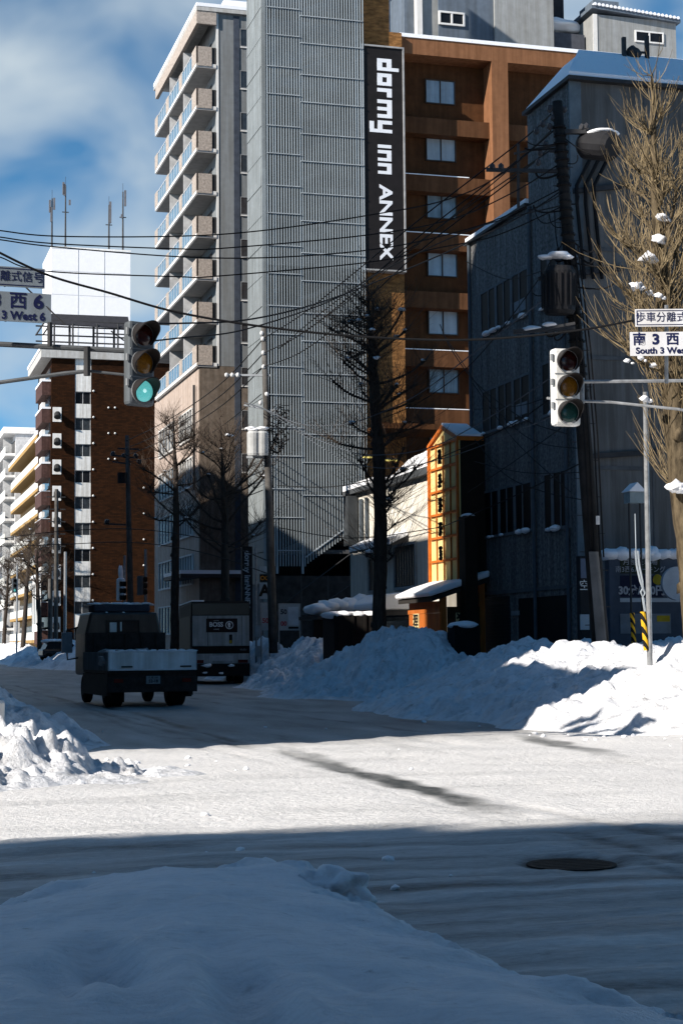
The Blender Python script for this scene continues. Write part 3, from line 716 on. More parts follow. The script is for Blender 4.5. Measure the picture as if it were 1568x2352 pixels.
for k in range(10):                                     # stepped street side with its snowy ledges
    z = 30.5 - 3.0 * k; dx = .9 - .08 * k if k < 4 else .6
    MB().box(bx0 - .7, BY + .6, z - 1.5, bx0 + .247, BY + 7.4, z).build('balcony_wall', br_red, bb)
    MB().box(bx0 - .75, BY + .55, z + .002, bx0 + .247, BY + 7.4, z + (.22 if k < 4 else .05)).build('ledge_snow', snow, bb)
    MB().box(bx0 + .1, BY + .5, z + .36, bx0 + .248, BY + 7, z + 1.45).build('balcony_window', dark_glass if k % 2 else glass, bb)
    MB().box(bx0 - .55, BY + 2, z + .36, bx0 - .2, BY + 4.5, z + .9).build('air_unit', white, bb)
# roof sign frame on the brick block
rf = thing('roof_billboard', 'dark steel billboard frame tilted on the roof of the brick block', 'billboard', (26, 188, 34))
RY = 187.0
fa, fb = gy(116, 720, RY), gy(294, 727, RY); ga, gb = gy(100, 742, RY - 3), gy(290, 765, RY - 3)
b = MB().prism([(fa.x, RY, fa.z), (fb.x, RY, fb.z), (fb.x - .2, RY - 3, gy(292, 752, RY - 3).z), (fa.x - .2, RY - 3, gy(112, 742, RY - 3).z)], (0, 0, -.15))
b.build('board', M('board_dark', (.035, .035, .04)), rf)
b = MB()
for px in (118, 160, 215, 262, 290):
    p = gy(px, 730, RY); b.cyl((p.x, RY, 34), (p.x, RY, p.z), .13, n=6); b.cyl((p.x, RY - 3, 34), (p.x, RY - 3, p.z - 1.2), .1, n=6)
for y_ in (735, 748, 768, 783):
    a, c2 = gy(82 if y_ > 745 else 112, y_, RY - 2), gy(290, y_ + 8, RY - 2); b.tube([a, c2], .09, 5)
for px in (82, 98): a, c2 = gy(px, 770, RY - 2), gy(px + 22, 737, RY - 2); b.tube([a, c2], .1, 5)
b.tube([gy(255, 760, RY), gy(285, 782, RY)], .08, 5); b.tube([gy(215, 765, RY), gy(290, 768, RY)], .08, 5)
b.build('frame', dsteel, rf)

# white block behind, with aerials
wt = thing('tower_block', 'plain white windowless tower block behind the brick roof', 'building', (30, 235, 0))
MB().box(24.17, 225, 0, 34.75, 236, 54.85).build('wall', M('white_render', (.72, .72, .73), var=.03), wt)
b = MB()
for k in range(1, 6): b.box(24.168, 224.97, 55 - k * 3.2, 34.75, 224.999, 55.03 - k * 3.2)
for x_ in (27.7, 31.2): b.box(x_, 224.96, 30, x_ + .04, 224.998, 54.85)
b.build('panel_joint', M('joint_grey', (.5, .5, .51)), wt)
MB().box(24.15, 224.95, 54.852, 34.8, 236, 55.1).build('roof_edge', white, wt)
for i, (px, top, base, kind) in enumerate(((119, 455, 568, 0), (150, 425, 565, 1), (250, 470, 572, 2), (282, 440, 574, 3))):
    p = gy(px, base, 229); q = gy(px, top, 229)
    an = thing('aerial_mast', ('short mobile phone mast with a clustered head, leftmost on the white block', 'tallest mobile phone mast on the white block', 'thin single panel mobile phone mast on the white block', 'mobile phone mast nearest the balcony flats on the white block')[i], 'antenna', (p.x, 229, 55.1), group='phone masts on the white block')
    L = q.z - 55.1
    MB().cyl((p.x, 229, 55.1), (p.x, 229, q.z), .14, .09, 7).build('pole', dsteel, an)
    pn = MB()
    for (dx, f, hh) in (((-.3, .85, 1.7), (.28, .9, 1.6), (-.1, .7, 2)), ((-.3, .95, 1.7), (-.15, .93, 1.6), (.55, .75, .7)), ((.18, .85, 3.0),), ((.3, .9, 2.2), (-.15, .62, .5)))[i]:
        pn.box(p.x + dx - .13, 228.75, 55.1 + L * f - hh / 2, p.x + dx + .13, 229.02, 55.1 + L * f + hh / 2)
    pn.build('antenna_panel', M('aerial_grey', (.12, .12, .13)), an)
    MB().cyl((p.x, 229, q.z), (p.x, 229, q.z + 1.2), .03, n=4).build('rod', dsteel, an)
    if i: MB().box(p.x - .45, 228.95, 55.1 + L * .6, p.x + .45, 229.05, 55.1 + L * .6 + .12).build('bracket', dsteel, an)

# ------------------------------------------------------------------ far buildings with balconies
def balcony_block(label, X0, Y0, Y1, zt, n, pitch, fascia, wallm, railm, roofm):
    t = thing('apartment_building', label, 'building', (X0 + 5, (Y0 + Y1) / 2, 0))
    MB().box(X0 + 1.4, Y0, 0, X0 + 12, Y1, zt).build('wall', wallm, t)
    MB().box(X0 - .3, Y0 - .3, zt + .001, X0 + 12, Y1, zt + .5).build('roof_slab', fascia, t)
    MB().box(X0 - .3, Y0 - .3, zt + .502, X0 + 12, Y1, zt + .9).build('roof_snow', snow, t)
    for k in range(n):
        z = zt - pitch * (k + 1)
        MB().box(X0, Y0 + .5, z, X0 + 1.397, Y1 - .5, z + .35).build('balcony_slab', fascia, t)
        MB().box(X0, Y0 + .5, z + .36, X0 + .08, Y1 - .5, z + 1.3).build('railing', railm, t)
        MB().box(X0 + 1.3, Y0 + 1, z + .4, X0 + 1.398, Y1 - 1, z + 2.2).build('balcony_door', dark_glass, t)
        MB().box(X0 + .1, Y0 + 5, z + .36, X0 + 1.39, Y0 + 5.2, z + pitch - .01).build('partition', wallm, t)
gold_m = M('yellow_ochre', (.33, .21, .08), var=.15)
balcony_block('ochre block of flats with white railed balconies past the brick block', 20.3, 201, 240, 26.2, 8, 3.0, gold_m, M('ochre_wall', (.35, .24, .12)), M('pale_rail', (.55, .55, .52)), snow)
balcony_block('pale grey block of flats at the far left edge', 19.8, 243, 300, 32.0, 10, 3.1, white, M('pale_wall', (.5, .5, .5)), M('pale_rail', (.55, .55, .52)), snow)
fx = bx0 - .78
MB().box(fx, BY + .3, 3.4, bx0 - .71, BY + 9, 9.3).build('fin_panel', white, bb)
for i in range(5): MB().box(fx - .03, BY + .9 + i * 1.65, 4.2, fx - .002, BY + 1.6 + i * 1.65, 8.6).build('fin_window', dark_glass, bb)
MB().box(fx - .25, BY + .2, 9.302, bx0 - .705, BY + 9, 9.6).build('fin_snow', snow, bb)

# ------------------------------------------------------------------ grey block above the hotel roof
gb_ = thing('grey_building', 'grey and slate blue building rising behind the hotel parapet', 'building', (38, 104, 0))
GY = 99.0
def gpx(px): return gy(px, 50, GY).x
lg, sb = M('light_grey_panel', (.3, .31, .31), var=.08, dirt=.2), M('slate_panel', (.12, .15, .19), var=.1, dirt=.2)
for (a, c2, mt, yo) in ((934, 957, sb, .5), (957, 970, white, 0), (970, 1009, lg, .3), (1009, 1136, sb, .2), (1136, 1271, lg, 0)):
    MB().box(gpx(a) + .002, GY + yo, 30, gpx(c2) - .002, GY + 9, 47).build('wall', mt, gb_)
p, q = gy(1009, 22, GY), gy(1068, 58, GY)
window(gb_, p.x + .1, q.z + .1, q.x - .1, p.z - .1, GY + .2, fm=white, gm=dark_glass, cols=2, fr=.12, depth=.12)
MB().box(gpx(1271) + .002, GY + 4, 30, gpx(1352), GY + 9, 47).build('recess_wall', M('recess_dark', (.03, .03, .035)), gb_)
q = gy(1290, 110, GY)
MB().lump((gy(1295, 52, GY + 1.5).x, GY + 2, gy(1295, 55, GY + 1.5).z), .9, 3, 3, .25, (1.5, 1, .5)).build('snow_heap', snow, gb_, smooth=True)
MB().box(gpx(1271) + .01, GY + .6, 36, gpx(1350), GY + 3.9, gy(1290, 66, GY).z).build('low_wall', M('recess_mid', (.07, .075, .09)), gb_)
sh_ = thing('rooftop_house', 'small grey rooftop hut with a snowy ribbed roof behind the dark gable', 'building', (45, 99, 36))
hx0, hx1 = gpx(1354), gpx(1543); hz1 = gy(1450, 40, 98.5).z
MB().box(hx0, 98.5, 36, hx1, 104, hz1).build('wall', lg, sh_)
MB().box(hx0 - .02, 98.46, 36, hx0 + .28, 98.497, hz1).build('corner_trim', white, sh_)
MB().prism([(hx0 - .2, 98.2, hz1 + .5), (hx1 + .2, 98.2, hz1 + .1), (hx1 + .2, 98.2, hz1 - .12), (hx0 - .2, 98.2, hz1 + .28)], (0, 6, 0)).build('roof', sb, sh_)
b = MB()
for i in range(22):
    x = lerp(hx0, hx1, i / 21); b.tube([(x, 98.1, lerp(hz1 + .55, hz1 + .17, i / 21)), (x, 104, lerp(hz1 + .55, hz1 + .17, i / 21))], .11, 6)
b.build('ribbed_snow', snow, sh_)
MB().box(gpx(1360), 98.8, hz1 + .5, gpx(1418), 101, hz1 + 1.1).build('vent_box', sb, sh_)
p, q = gy(1460, 72, 98.5), gy(1520, 98, 98.5)
window(sh_, p.x, q.z, q.x, p.z, 98.5, fm=white, gm=dark_glass, cols=2, fr=.1, depth=.08)

# ------------------------------------------------------------------ dark corner building
db = thing('stucco_building', 'dark stucco corner building with a stepped roof and rows of barred windows', 'building', (26, 52, 0))
stuc = M('dark_stucco', (.17, .17, .17), var=.55, scale=9, bump=.03, bscale=7, dirt=.4)
side = M('metal_siding', (.15, .15, .148), var=.1, scale=1, dirt=.35)
DX, DY0, DYM, DY1 = 21.0, 47.5, 51.0, 56.75
MB().box(DX, DY0 + .05, 0, 36, DYM, 19.0).box(DX, DYM, 0, 36, DY1, 15.95).build('wall', stuc, db)
MB().box(DX + .35, DY0, 0, 36, DY0 + .049, 19.0).build('gable_siding', side, db)
MB().box(DX - .04, DY0 - .03, 0, DX + .35, DY0 + .048, 19.05).build('corner_trim', M('siding_edge', (.12, .15, .17)), db)
b = MB()
for z in (6.9, 10.3, 13.7): b.box(DX + .36, DY0 - .03, z, 36, DY0 - .002, z + .12)
for x in (23.5, 26, 29): b.box(x, DY0 - .02, 0, x + .04, DY0 - .001, 19)
b.build('siding_seam', M('seam', (.1, .105, .11)), db)
MB().box(DX - .15, DY0 - .25, 19.002, 36, DYM + .1, 19.12).build('eave', dsteel, db)
MB().prism([(DX - .12, DY0 - .2, 19.123), (36, DY0 - .2, 19.123), (36, DY0 + 2.2, 20.75), (DX + 1.3, DY0 + 2.2, 20.75)], (0, .001, .14)).add(
    [(DX - .12, DY0 - .2, 19.125), (DX + 1.3, DY0 + 2.2, 20.75), (DX + 1.3, DYM, 20.75), (DX - .12, DYM, 19.125)], [(3, 2, 1, 0)]).build('roof_snow', snow, db)
MB().box(DX - .15, DYM + .002, 15.952, 36, DY1 + .1, 16.05).build('eave', dsteel, db)
MB().box(DX - .12, DYM + .004, 16.052, 36, DY1, 16.2).build('roof_snow', snow, db)
def side_win(y0, y1, z0, z1, cols, gm=M('black_glass', (.004, .004, .005), rough=.5, spec=.1), curt=False):
    f = MB(); x = DX - .04
    f.box(x, y0 - .08, z0 - .1, DX - .001, y1 + .08, z0).box(x, y0 - .08, z1, DX - .001, y1 + .08, z1 + .08)
    f.box(x, y0 - .08, z0, DX - .001, y0, z1).box(x, y1, z0, DX - .001, y1 + .08, z1)
    for i in range(1, cols): yy = lerp(y0, y1, i / cols); f.box(x, yy - (.1 if i % 2 == 0 else .035), z0, DX - .002, yy + (.1 if i % 2 == 0 else .035), z1)
    w = f.build('window', M('window_surround', (.13, .14, .15)), db)
    MB().box(DX - .02, y0, z0, DX - .003, y1, z1).build('pane', gm, w)
    s_ = MB(); rnd = random.Random(int(y0 * 10 + z0 * 7))
    yy = y0
    while yy < y1 - .3:
        l = rnd.uniform(.25, .7); l = min(l, y1 - yy)
        if rnd.random() < .6: s_.lump((DX - .1, yy + l / 2, z0 - .05), l / 2, rnd.random() * 9, 2, .2, (.35, 1, .3))
        yy += l
    if s_.v: s_.build('sill_snow', snow, w, smooth=True)
    return w
ya, yb = gx(1106, 700, DX).y, gx(1213, 700, DX).y; yc, yd = gx(1244, 700, DX).y, gx(1300, 700, DX).y
for (z0, z1) in ((12.45, 13.9), (9.0, 10.4), (5.35, 6.85)):
    side_win(yb, ya, z0, z1, 6)
    side_win(yd, yc, z0 - .1, z1 + .1, 3)
for z in (12.5, 9.05):
    MB().box(DX - .025, yb + .2, z + .1, DX - .021, yb + 1.2, z + .5).build('torn_blind', M('blind_grey', (.2, .22, .24)), db)
b = MB()
for y_ in (yb - .35, yd + .05, 56.5): b.cyl((DX - .08, y_, 0), (DX - .08, y_, 15.9), .06, n=7)
b.build('downpipe', M('pipe_slate', (.07, .085, .1)), db)
MB().box(DX - .05, 48.0, 3.3, DX - .002, DY1, 3.42).build('band', M('seam', (.1, .105, .11)), db)
b = MB()
for i in range(26): b.box(DX - .04 - .01 * (i % 2), 53.2, .1 + i * .12, DX - .003, 56.2, .215 + i * .12)
b.build('shutter', M('shutter_metal', (.03, .03, .032), rough=.5, metal=.4), db)
MB().box(DX - .03, 48.3, 0, DX - .003, 52.4, 3.1).build('garage_opening', M('void_dark', (.008, .008, .009)), db)
MB().box(DX - .06, 52.3, 2.55, DX - .004, 53.0, 2.7).build('plate', M('plate_grey', (.2, .22, .23)), db)
# grille cage seen by the utility pole and conduits up the siding
for i, px in enumerate((1332, 1352, 1372)):
    b = MB(); p1 = gy(px + 10, 640, DY0 - .15); p2 = gy(px + 2, 560, DY0 - .15); p3 = gy(px - 8, 425, DY0 - .15); p4 = gy(px + 40, 330, DY0 - .15)
    b.tube([p1, p2, p3 + Vector((0, 0, -.6)), p3, lerp(p3, p4, .25), p4], .055, 6); b.build('conduit', cable_m, db)
b = MB()
for (x0_, x1_, y_) in ((1318, 1432, 435), (1318, 1432, 625), (1355, 1520, 1046)):
    p, q = gy(x0_, y_ + 8, DY0 - .12), gy(x1_, y_ - 4, DY0 - .12); b.obox(p, q - p, (0, .1, 0), (0, 0, .16))
b.build('conduit_rail', dsteel, db)
# roof equipment
re_ = thing('roof_winch', 'dark winch between two posts on the snowy gable roof', 'equipment', (gy(1460, 130, 49.5).x, 49.5, 20.7))
for px, t_, b_ in ((1433, 85, 140), (1486, 82, 150)):
    p, q = gy(px, b_, 49.5), gy(px, t_, 49.5); MB().box(p.x - .06, 49.44, 20.6, p.x + .06, 49.56, q.z).build('post', dsteel, re_)
p = gy(1455, 122, 49.5)
MB().lump((p.x, 49.5, p.z), .22, 2, 2, .35).tube([gy(1433, 118, 49.5), gy(1486, 120, 49.5)], .04, 6).build('winch', dsteel, re_)

# ------------------------------------------------------------------ white shop in the gap of sunlight
ws = thing('white_shop', 'low white rendered shop with a snowy roof, its upper wall in a beam of sun', 'building', (25, 66, 0))
WX, WY0, WY1 = 21.2, 60.4, 73.2
cream = M('cream_render', (.66, .63, .56), var=.06, dirt=.2, bump=.002)
wz = 8.15
MB().box(WX, WY0, 0, 34, 68.9, wz).box(WX + .05, 68.9, 0, 34, WY1, wz + .15).build('wall', cream, ws)
b = MB().prism([(WX - .3, WY0 - .1, wz), (WX - .3, 67.2, wz), (WX - .3, 67.2, wz + .25), (WX - .3, WY0 - .1, wz + .3)], (13, 0, 0)).box(WX - .25, 68.7, wz + .152, 34, WY1 + .2, wz + .36)
b.build('roof_edge', M('roof_slate', (.06, .065, .07)), ws)
b = MB()
n = 26
for i in range(n):                                      # drifted snow, thickest towards the near end
    y = lerp(67.0, WY0, i / n); y2 = lerp(67.0, WY0, (i + 1) / n)
    def hh(q): return .12 + .75 * sst(0, .6, q) + .12 * NZ.noise(Vector((q * 7, 0, 1)))
    h1, h2 = hh(i / n), hh((i + 1) / n)
    b.add([(WX - .28, y, wz + .26), (WX - .28, y2, wz + .26), (WX - .2, y2, wz + .26 + h2 * .7), (WX - .2, y, wz + .26 + h1 * .7), (WX + .6, y2, wz + .3 + h2), (WX + .6, y, wz + .3 + h1), (WX + 4, y2, wz + .9 + h2), (WX + 4, y, wz + .9 + h1)],
          [(0, 1, 2, 3)[::-1], (3, 2, 4, 5)[::-1], (5, 4, 6, 7)[::-1]])
b.build('roof_snow', snow, ws, smooth=True)
MB().box(WX - .22, 68.7, wz + .362, 30, WY1 + .2, wz + .6).build('roof_snow', snow, ws)
def shop_win(y0, y1, z0, z1):
    f = MB(); x = WX - .08
    f.box(x, y0 - .1, z0 - .12, WX - .002, y1 + .1, z0).box(x, y0 - .1, z1, WX - .002, y1 + .1, z1 + .1).box(x, y0 - .1, z0, WX - .002, y0, z1).box(x, y1, z0, WX - .002, y1 + .1, z1)
    w = f.build('window', M('window_grey', (.3, .32, .33)), ws)
    MB().box(WX - .02, y0, z0, WX - .003, y1, z1).build('pane', dark_glass, w)
    g = MB()
    for i in range(1, 8): yy = lerp(y0, y1, i / 8); g.box(WX - .07, yy - .015, z0, WX - .045, yy + .015, z1)
    g.build('bar', M('bar_grey', (.08, .085, .09)), w)
shop_win(63.7, 66.4, 3.95, 5.6); shop_win(68.1, 70.0, 3.95, 5.3)
MB().prism([(WX - .01, 64.6, 6.0), (WX - .75, 64.6, 5.62), (WX - .75, 64.6, 5.56), (WX - .01, 64.6, 5.75)], (0, 6.0, 0)).build('window_hood', dsteel, ws)
MB().prism([(WX - .012, 64.7, 6.2), (WX - .78, 64.7, 5.85), (WX - .78, 64.7, 5.63), (WX - .012, 64.7, 6.01)], (0, 5.8, 0)).build('hood_snow', snow, ws)
MB().box(WX - .1, 71.0, 5.7, WX - .003, 71.3, 8.0).box(WX - .1, 70.2, 5.4, WX - .004, 70.4, 8.0).build('downpipe', M('pipe_slate', (.07, .085, .1)), ws)
MB().box(WX - .45, 71.8, 6.0, WX - .005, 72.5, 8.2).build('duct', M('duct_dark', (.04, .045, .05)), ws)
# canopy
MB().box(WX - 2.2, 62.2, 2.75, WX - .003, 68.5, 2.95).build('canopy', dsteel, ws)
MB().prism([(WX - 2.25, 62.2, 2.953), (WX - .004, 62.2, 2.953), (WX - .004, 62.2, 3.75), (WX - 1.7, 62.2, 3.55), (WX - 2.25, 62.2, 3.2)], (0, 6.3, 0)).build('canopy_snow', snow, ws, bevel=.08)
MB().box(WX - 2.1, 62.3, 2.2, WX - 2.05, 68.4, 2.7).build('canopy_sign', M('canopy_pale', (.3, .32, .33)), ws)
b = MB()
for y in (62.5, 64.4, 66.3, 68.2): b.box(WX - 2.1, y - .06, 0, WX - 1.98, y + .06, 2.2)
b.build('post', M('post_grey', (.2, .21, .22)), ws)
MB().box(WX - .05, 62.5, 0, WX - .003, 68, 2.6).build('shop_front', dark_glass, ws)

# ------------------------------------------------------------------ lantern tower sign and gate
LX = 20.0
ly0, ly1 = gx(1052, 1200, LX).y, gx(987, 1200, LX).y; lz0, lz1, lzp = 3.75, 8.75, 9.3
lt = thing('lantern_sign', 'tall orange framed lantern sign with glowing yellow panels in a sunbeam', 'sign', (LX + 1, (ly0 + ly1) / 2, lz0))
lac = M('orange_lacquer', (.5, .13, .02), rough=.4, var=.2, scale=4)
paper = M('yellow_panel', (.8, .64, .28), rough=.35, var=.08, scale=1.5, dirt=.12)
ym = (ly0 + ly1) / 2
MB().prism([(LX + .03, ly0, lz0), (LX + .03, ly1, lz0), (LX + .03, ly1, lz1), (LX + .03, ym, lzp), (LX + .03, ly0, lz1)], (.95, 0, 0)).build('panel', paper, lt)
MB().prism([(LX + .1, ly0 - .05, lz0 - .1), (LX + 1.3, ly0 - .05, lz0 - .1), (LX + 1.3, ly0 - .05, lz1), (LX + .1, ly0 - .05, lz1)], (0, .045, 0)).box(LX + .985, ly0, 0, LX + 1.3, ly1, lz1).build('side_panel', M('sign_side', (.02, .014, .01)), lt)
b = MB()
fwid = .1
b.box(LX - .06, ly0 - .06, lz0 - .25, LX + .028, ly0 + .06, lz1).box(LX - .06, ly1 - .06, lz0 - .25, LX + .028, ly1 + .06, lz1)
b.box(LX - .055, ly0 + .1, lz0 - .25, LX + .026, ly1 - .12, lz0)
b.prism([(LX - .06, ly1 + .1, lz1 - .05), (LX - .06, ym, lzp - .02), (LX - .06, ym, lzp + .13), (LX - .06, ly1 + .1, lz1 + .1)], (1.0, 0, 0))
b.prism([(LX - .06, ly0 - .1, lz1 - .05), (LX - .06, ym, lzp - .02), (LX - .06, ym, lzp + .13), (LX - .06, ly0 - .1, lz1 + .1)], (1.0, 0, 0))
for i in range(1, 7):
    z = lz0 + (lz1 - lz0) * i / 6; b.box(LX - .05, ly0 + .1, z - .04, LX + .027, ly1 - .12, z + .04)
b.build('frame', lac, lt)
b = MB()
for q in (.25, .5, .75):
    y = lerp(ly0, ly1, q); b.box(LX - .03 - .001 * q, y - .016, lz0, LX + .025, y + .016, lz1 + (.3 if q == .5 else .1))
for i in range(6):
    z = lz0 + (lz1 - lz0) * (i + .5) / 6
b.build('muntin', M('orange_muntin', (.38, .13, .03)), lt)
for i in range(5):                                      # five dark plaques standing off the middle of the lantern
    z = lz1 - .3 - .86 * i
    p = MB()
    for q in range(4): p.lump((LX - .2, ym - .22 + .03 * (q % 2), z - .12 * q), .1, i * 4 + q, 2, .5, (.7, .8, .85))
    p.build('plaque', black, lt)
b = MB().prism([(LX - .04, ly0 - .08, lz1 + .104), (LX - .04, ym, lzp + .134), (LX - .04, ym, lzp + .21), (LX - .04, ly0 - .08, lz1 + .18)], (.96, 0, 0))
b.build('cap_snow', snow, lt)
gt = thing('shop_gate', 'orange timber shop porch with a snowy roof and painted sign boards', 'porch', (18.6, 57, 0))
tim = M('orange_timber', (.42, .12, .025), rough=.5, var=.25, scale=3, stretch=(3, 3, .4))
ga_, gb2 = gy(921, 1393, 57.8), gy(1000, 1400, 55.0)
b = MB()
b.prism([(18.8, 58.6, 3.22), (20.9, 58.6, 3.9), (20.9, 58.6, 3.75), (18.8, 58.6, 3.07)], (0, -3.7, 0)).build('roof', M('roof_dark', (.03, .028, .026)), gt)
MB().prism([(18.7, 58.6, 3.233), (20.9, 58.6, 3.92), (20.9, 58.6, 4.15), (19.3, 58.6, 3.66), (18.65, 58.6, 3.38)], (0, -3.8, 0)).build('roof_snow', snow, gt, bevel=.06)
for (x, y) in ((19.2, 58.5), (19.2, 55.2), (20.6, 55.2)):
    MB().box(x, y - .15, 0, x + .2, y + .05, 3.25 if x < 20 else 3.75).build('post', tim, gt)
MB().box(19.16, 55.1, 2.7, 19.38, 58.6, 2.88).box(19.17, 55.1, 0, 19.198, 58.5, 2.69).box(19.175, 55.1, 2.882, 19.3, 58.5, 3.1).build('front_panel', tim, gt)
MB().box(19.42, 55.06, 0, 20.6, 55.1, 2.9).build('side_panel', M('timber_dark', (.06, .03, .015)), gt)
sgm = M('cream_board', (.62, .5, .26), var=.1)
def glyphboard(o, ex, ez, w, h, txt, name='sign_board'):
    o, ex, ez = Vector(o), Vector(ex), Vector(ez); en = ex.cross(ez)
    p = MB().obox(o - ex * w / 2 - ez * h / 2, ex * w, en * .03, ez * h).build(name, sgm, gt)
    MB().text(txt, h * .9, o + en * .036, ex, ez, .006, bold=.012).build('lettering', black, p)
for (txt, z) in (('狸', 2.38), ('小', 1.64)):
    glyphboard((19.155, 57.6, z), -Y, Z, .62, .66, txt)
    glyphboard((20.0, 55.055, z), X, Z, .55, .62, txt)
st = thing('garden_lantern', 'snow capped dark stump like box by the gate', 'box', (19.6, 50.2, 0))
p = gy(1065, 1425, 50.2)
MB().box(p.x - .42, 49.9, 0, p.x + .42, 50.6, 2.2).build('body', M('void_dark', (.008, .008, .009)), st)
MB().lump((p.x, 50.25, 2.2), .5, 4, 3, .1, (1, .9, .28)).build('snow_cap', snow, st, smooth=True)
cb = thing('cable_cabinet', 'dark upright cabinet with a snow cap on the stucco corner beside the lantern', 'cabinet', (20.4, 54.3, 0))
p, q = gy(1062, 1182, 54.6), gy(1090, 1182, 54.6)
MB().box(p.x, 54.4, 0, q.x, 55.0, p.z - .05).build('body', M('sign_side', (.02, .014, .01)), cb)
MB().lump(((p.x + q.x) / 2, 54.7, p.z - .03), .3, 7, 2, .1, (.8, 1, .3)).build('snow_cap', snow, cb, smooth=True)

# kerbside clutter behind the snow pile
kx = thing('timber_crate', 'big dark crate with a little snow on top beside the street tree', 'crate', (17, 57.5, 0))
p, q = gy(767, 1414, 57.5), gy(880, 1410, 57.5)
MB().box(p.x, 57.5, 0, q.x, 59, p.z).build('body', M('crate_dark', (.014, .012, .011)), kx)
b = MB()
for i in range(4): x = lerp(p.x, q.x, (i + .5) / 4); b.box(x - .05, 57.46, 0, x + .05, 57.498, p.z)
b.build('batten', MATS['crate_dark'], kx)
b = MB()
for i in range(7): b.lump((lerp(p.x + .05, q.x - .4, i / 6), 57.9 + .3 * (i % 2), p.z + .02), .36, i, 2, .25, (1.1, 1.2, .38))
b.build('snow_cap', snow, kx, smooth=True)
bs = thing('bicycle_shelter', 'low shelter buried under a thick drift of snow', 'shelter', (18.5, 66, 0))
b = MB(); p, q = gy(718, 1408, 65), gy(880, 1380, 65)
b.box(p.x + .2, 65, p.z - .25, q.x, 68, p.z - .1).build('roof', dsteel, bs)
b = MB()
for i, (px, y1_, y0_) in enumerate(((728, 1385, 1408), (750, 1378, 1408), (775, 1376, 1410), (800, 1372, 1412), (825, 1364, 1410), (850, 1366, 1405), (872, 1372, 1400))):
    a_, c2 = gy(px, y1_, 66), gy(px, y0_, 66); b.lump((a_.x, 66, (a_.z + c2.z) / 2 - .05), .45, i, 2, .2, (1.05, 2.6, (a_.z - c2.z) / .9 + .1))
b.build('snow_cap', snow, bs, smooth=True)
b = MB()
for px in (735, 762, 800): x = gy(px, 1410, 65.2).x; b.box(x - .25, 65.2, 0, x + .25, 65.5, p.z - .26)
b.build('post', M('void_dark', (.008, .008, .009)), bs)
def board_sign(label, px0, py0, px1, py1, y, mat, extra=None, name='notice_board', cat='sign', leg=True):
    a_, c2 = gy(px0, py0, y), gy(px1, py1, y)
    t = thing(name, label, cat, ((a_.x + c2.x) / 2, y, 0))
    MB().box(a_.x, y, c2.z, c2.x, y + .05, a_.z).build('board', mat, t)
    if leg:
        MB().box(a_.x - .05, y + .0, 0, a_.x - .003, y + .06, a_.z + .03).box(c2.x + .003, y, 0, c2.x + .05, y + .06, a_.z + .03).box(a_.x - .003, y, a_.z + .003, c2.x + .003, y + .06, a_.z + .04).build('frame', steel, t)
    if extra: extra(t, a_, c2, y)
    return t
pale = M('pale_board', (.36, .4, .43), var=.1)
def nb(t, a_, c2, y):
    w = c2.x - a_.x; h = a_.z - c2.z
    MB().box(a_.x + w * .42, y - .012, c2.z + h * .18, c2.x - w * .06, y - .002, a_.z - h * .1).build('poster', M('poster_white', (.5, .55, .6), var=.15), t)
    MB().text('50', .3, (a_.x + w * .2, y - .004, a_.z - h * .3), X, Z, .006, bold=.01).build('lettering', M('ink', (.03, .03, .05)), t)
    MB().text('00', .28, (a_.x + w * .2, y - .004, a_.z - h * .75), X, Z, .006, bold=.01).build('lettering', M('red_ink', (.35, .05, .06)), t)
    MB().box(a_.x + w * .44, y - .012, c2.z + h * .06, c2.x - w * .06, y - .002, c2.z + h * .14).build('stripe', black, t)
board_sign('wide framed notice board with a white poster behind the snow pile', 642, 1388, 688, 1448, 74, pale, nb)
def nb2(t, a_, c2, y):
    w = c2.x - a_.x; h = a_.z - c2.z
    MB().text('50', .3, (a_.x + w * .5, y - .004, c2.z + h * .35), X, Z, .006, bold=.01).build('lettering', M('red_ink', (.35, .05, .06)), t)
board_sign('narrow framed notice board half hidden by the utility pole', 601, 1386, 618, 1448, 74.3, pale, nb2)
# signpost with the A plate
sp = thing('parking_sign', 'thin post with stacked small plates, the lowest lettered A', 'sign', (gx(588, 1400, 17.4).x, gx(588, 1400, 17.4).y, 0))
yy = sp.location.y
MB().cyl((sp.location.x, yy, 0), (sp.location.x, yy, gy(588, 1255, yy).z), .05, n=8).build('post', steel, sp)
for (y0_, y1_, mt, tx) in ((1301, 1316, 'pale_board', ''), (1319, 1337, 'black_paint', ''), (1339, 1376, 'pale_board', 'A')):
    p, q = gy(596, y0_, yy), gy(619, y1_, yy)
    pl = MB().box(p.x, yy - .04, q.z, q.x, yy, p.z).build('plate', MATS[mt], sp)
    if tx: MB().text('A', .72, ((p.x + q.x) / 2, yy - .045, (p.z + q.z) / 2), X, Z, .01, bold=.03).build('lettering', black, pl)
    elif 'black' in mt: MB().text('∞', .5, ((p.x + q.x) / 2, yy - .045, (p.z + q.z) / 2), X, Z, .01).build('lettering', M('amber_ink', (.5, .2, .03)), pl)
for (y0_, y1_) in ((1437, 1463), (1484, 1508)):
    p, q = gy(585, y0_, yy), gy(597, y1_, yy); MB().box(p.x, yy - .1, q.z, q.x, yy - .06, p.z).build('sticker', pale, sp)
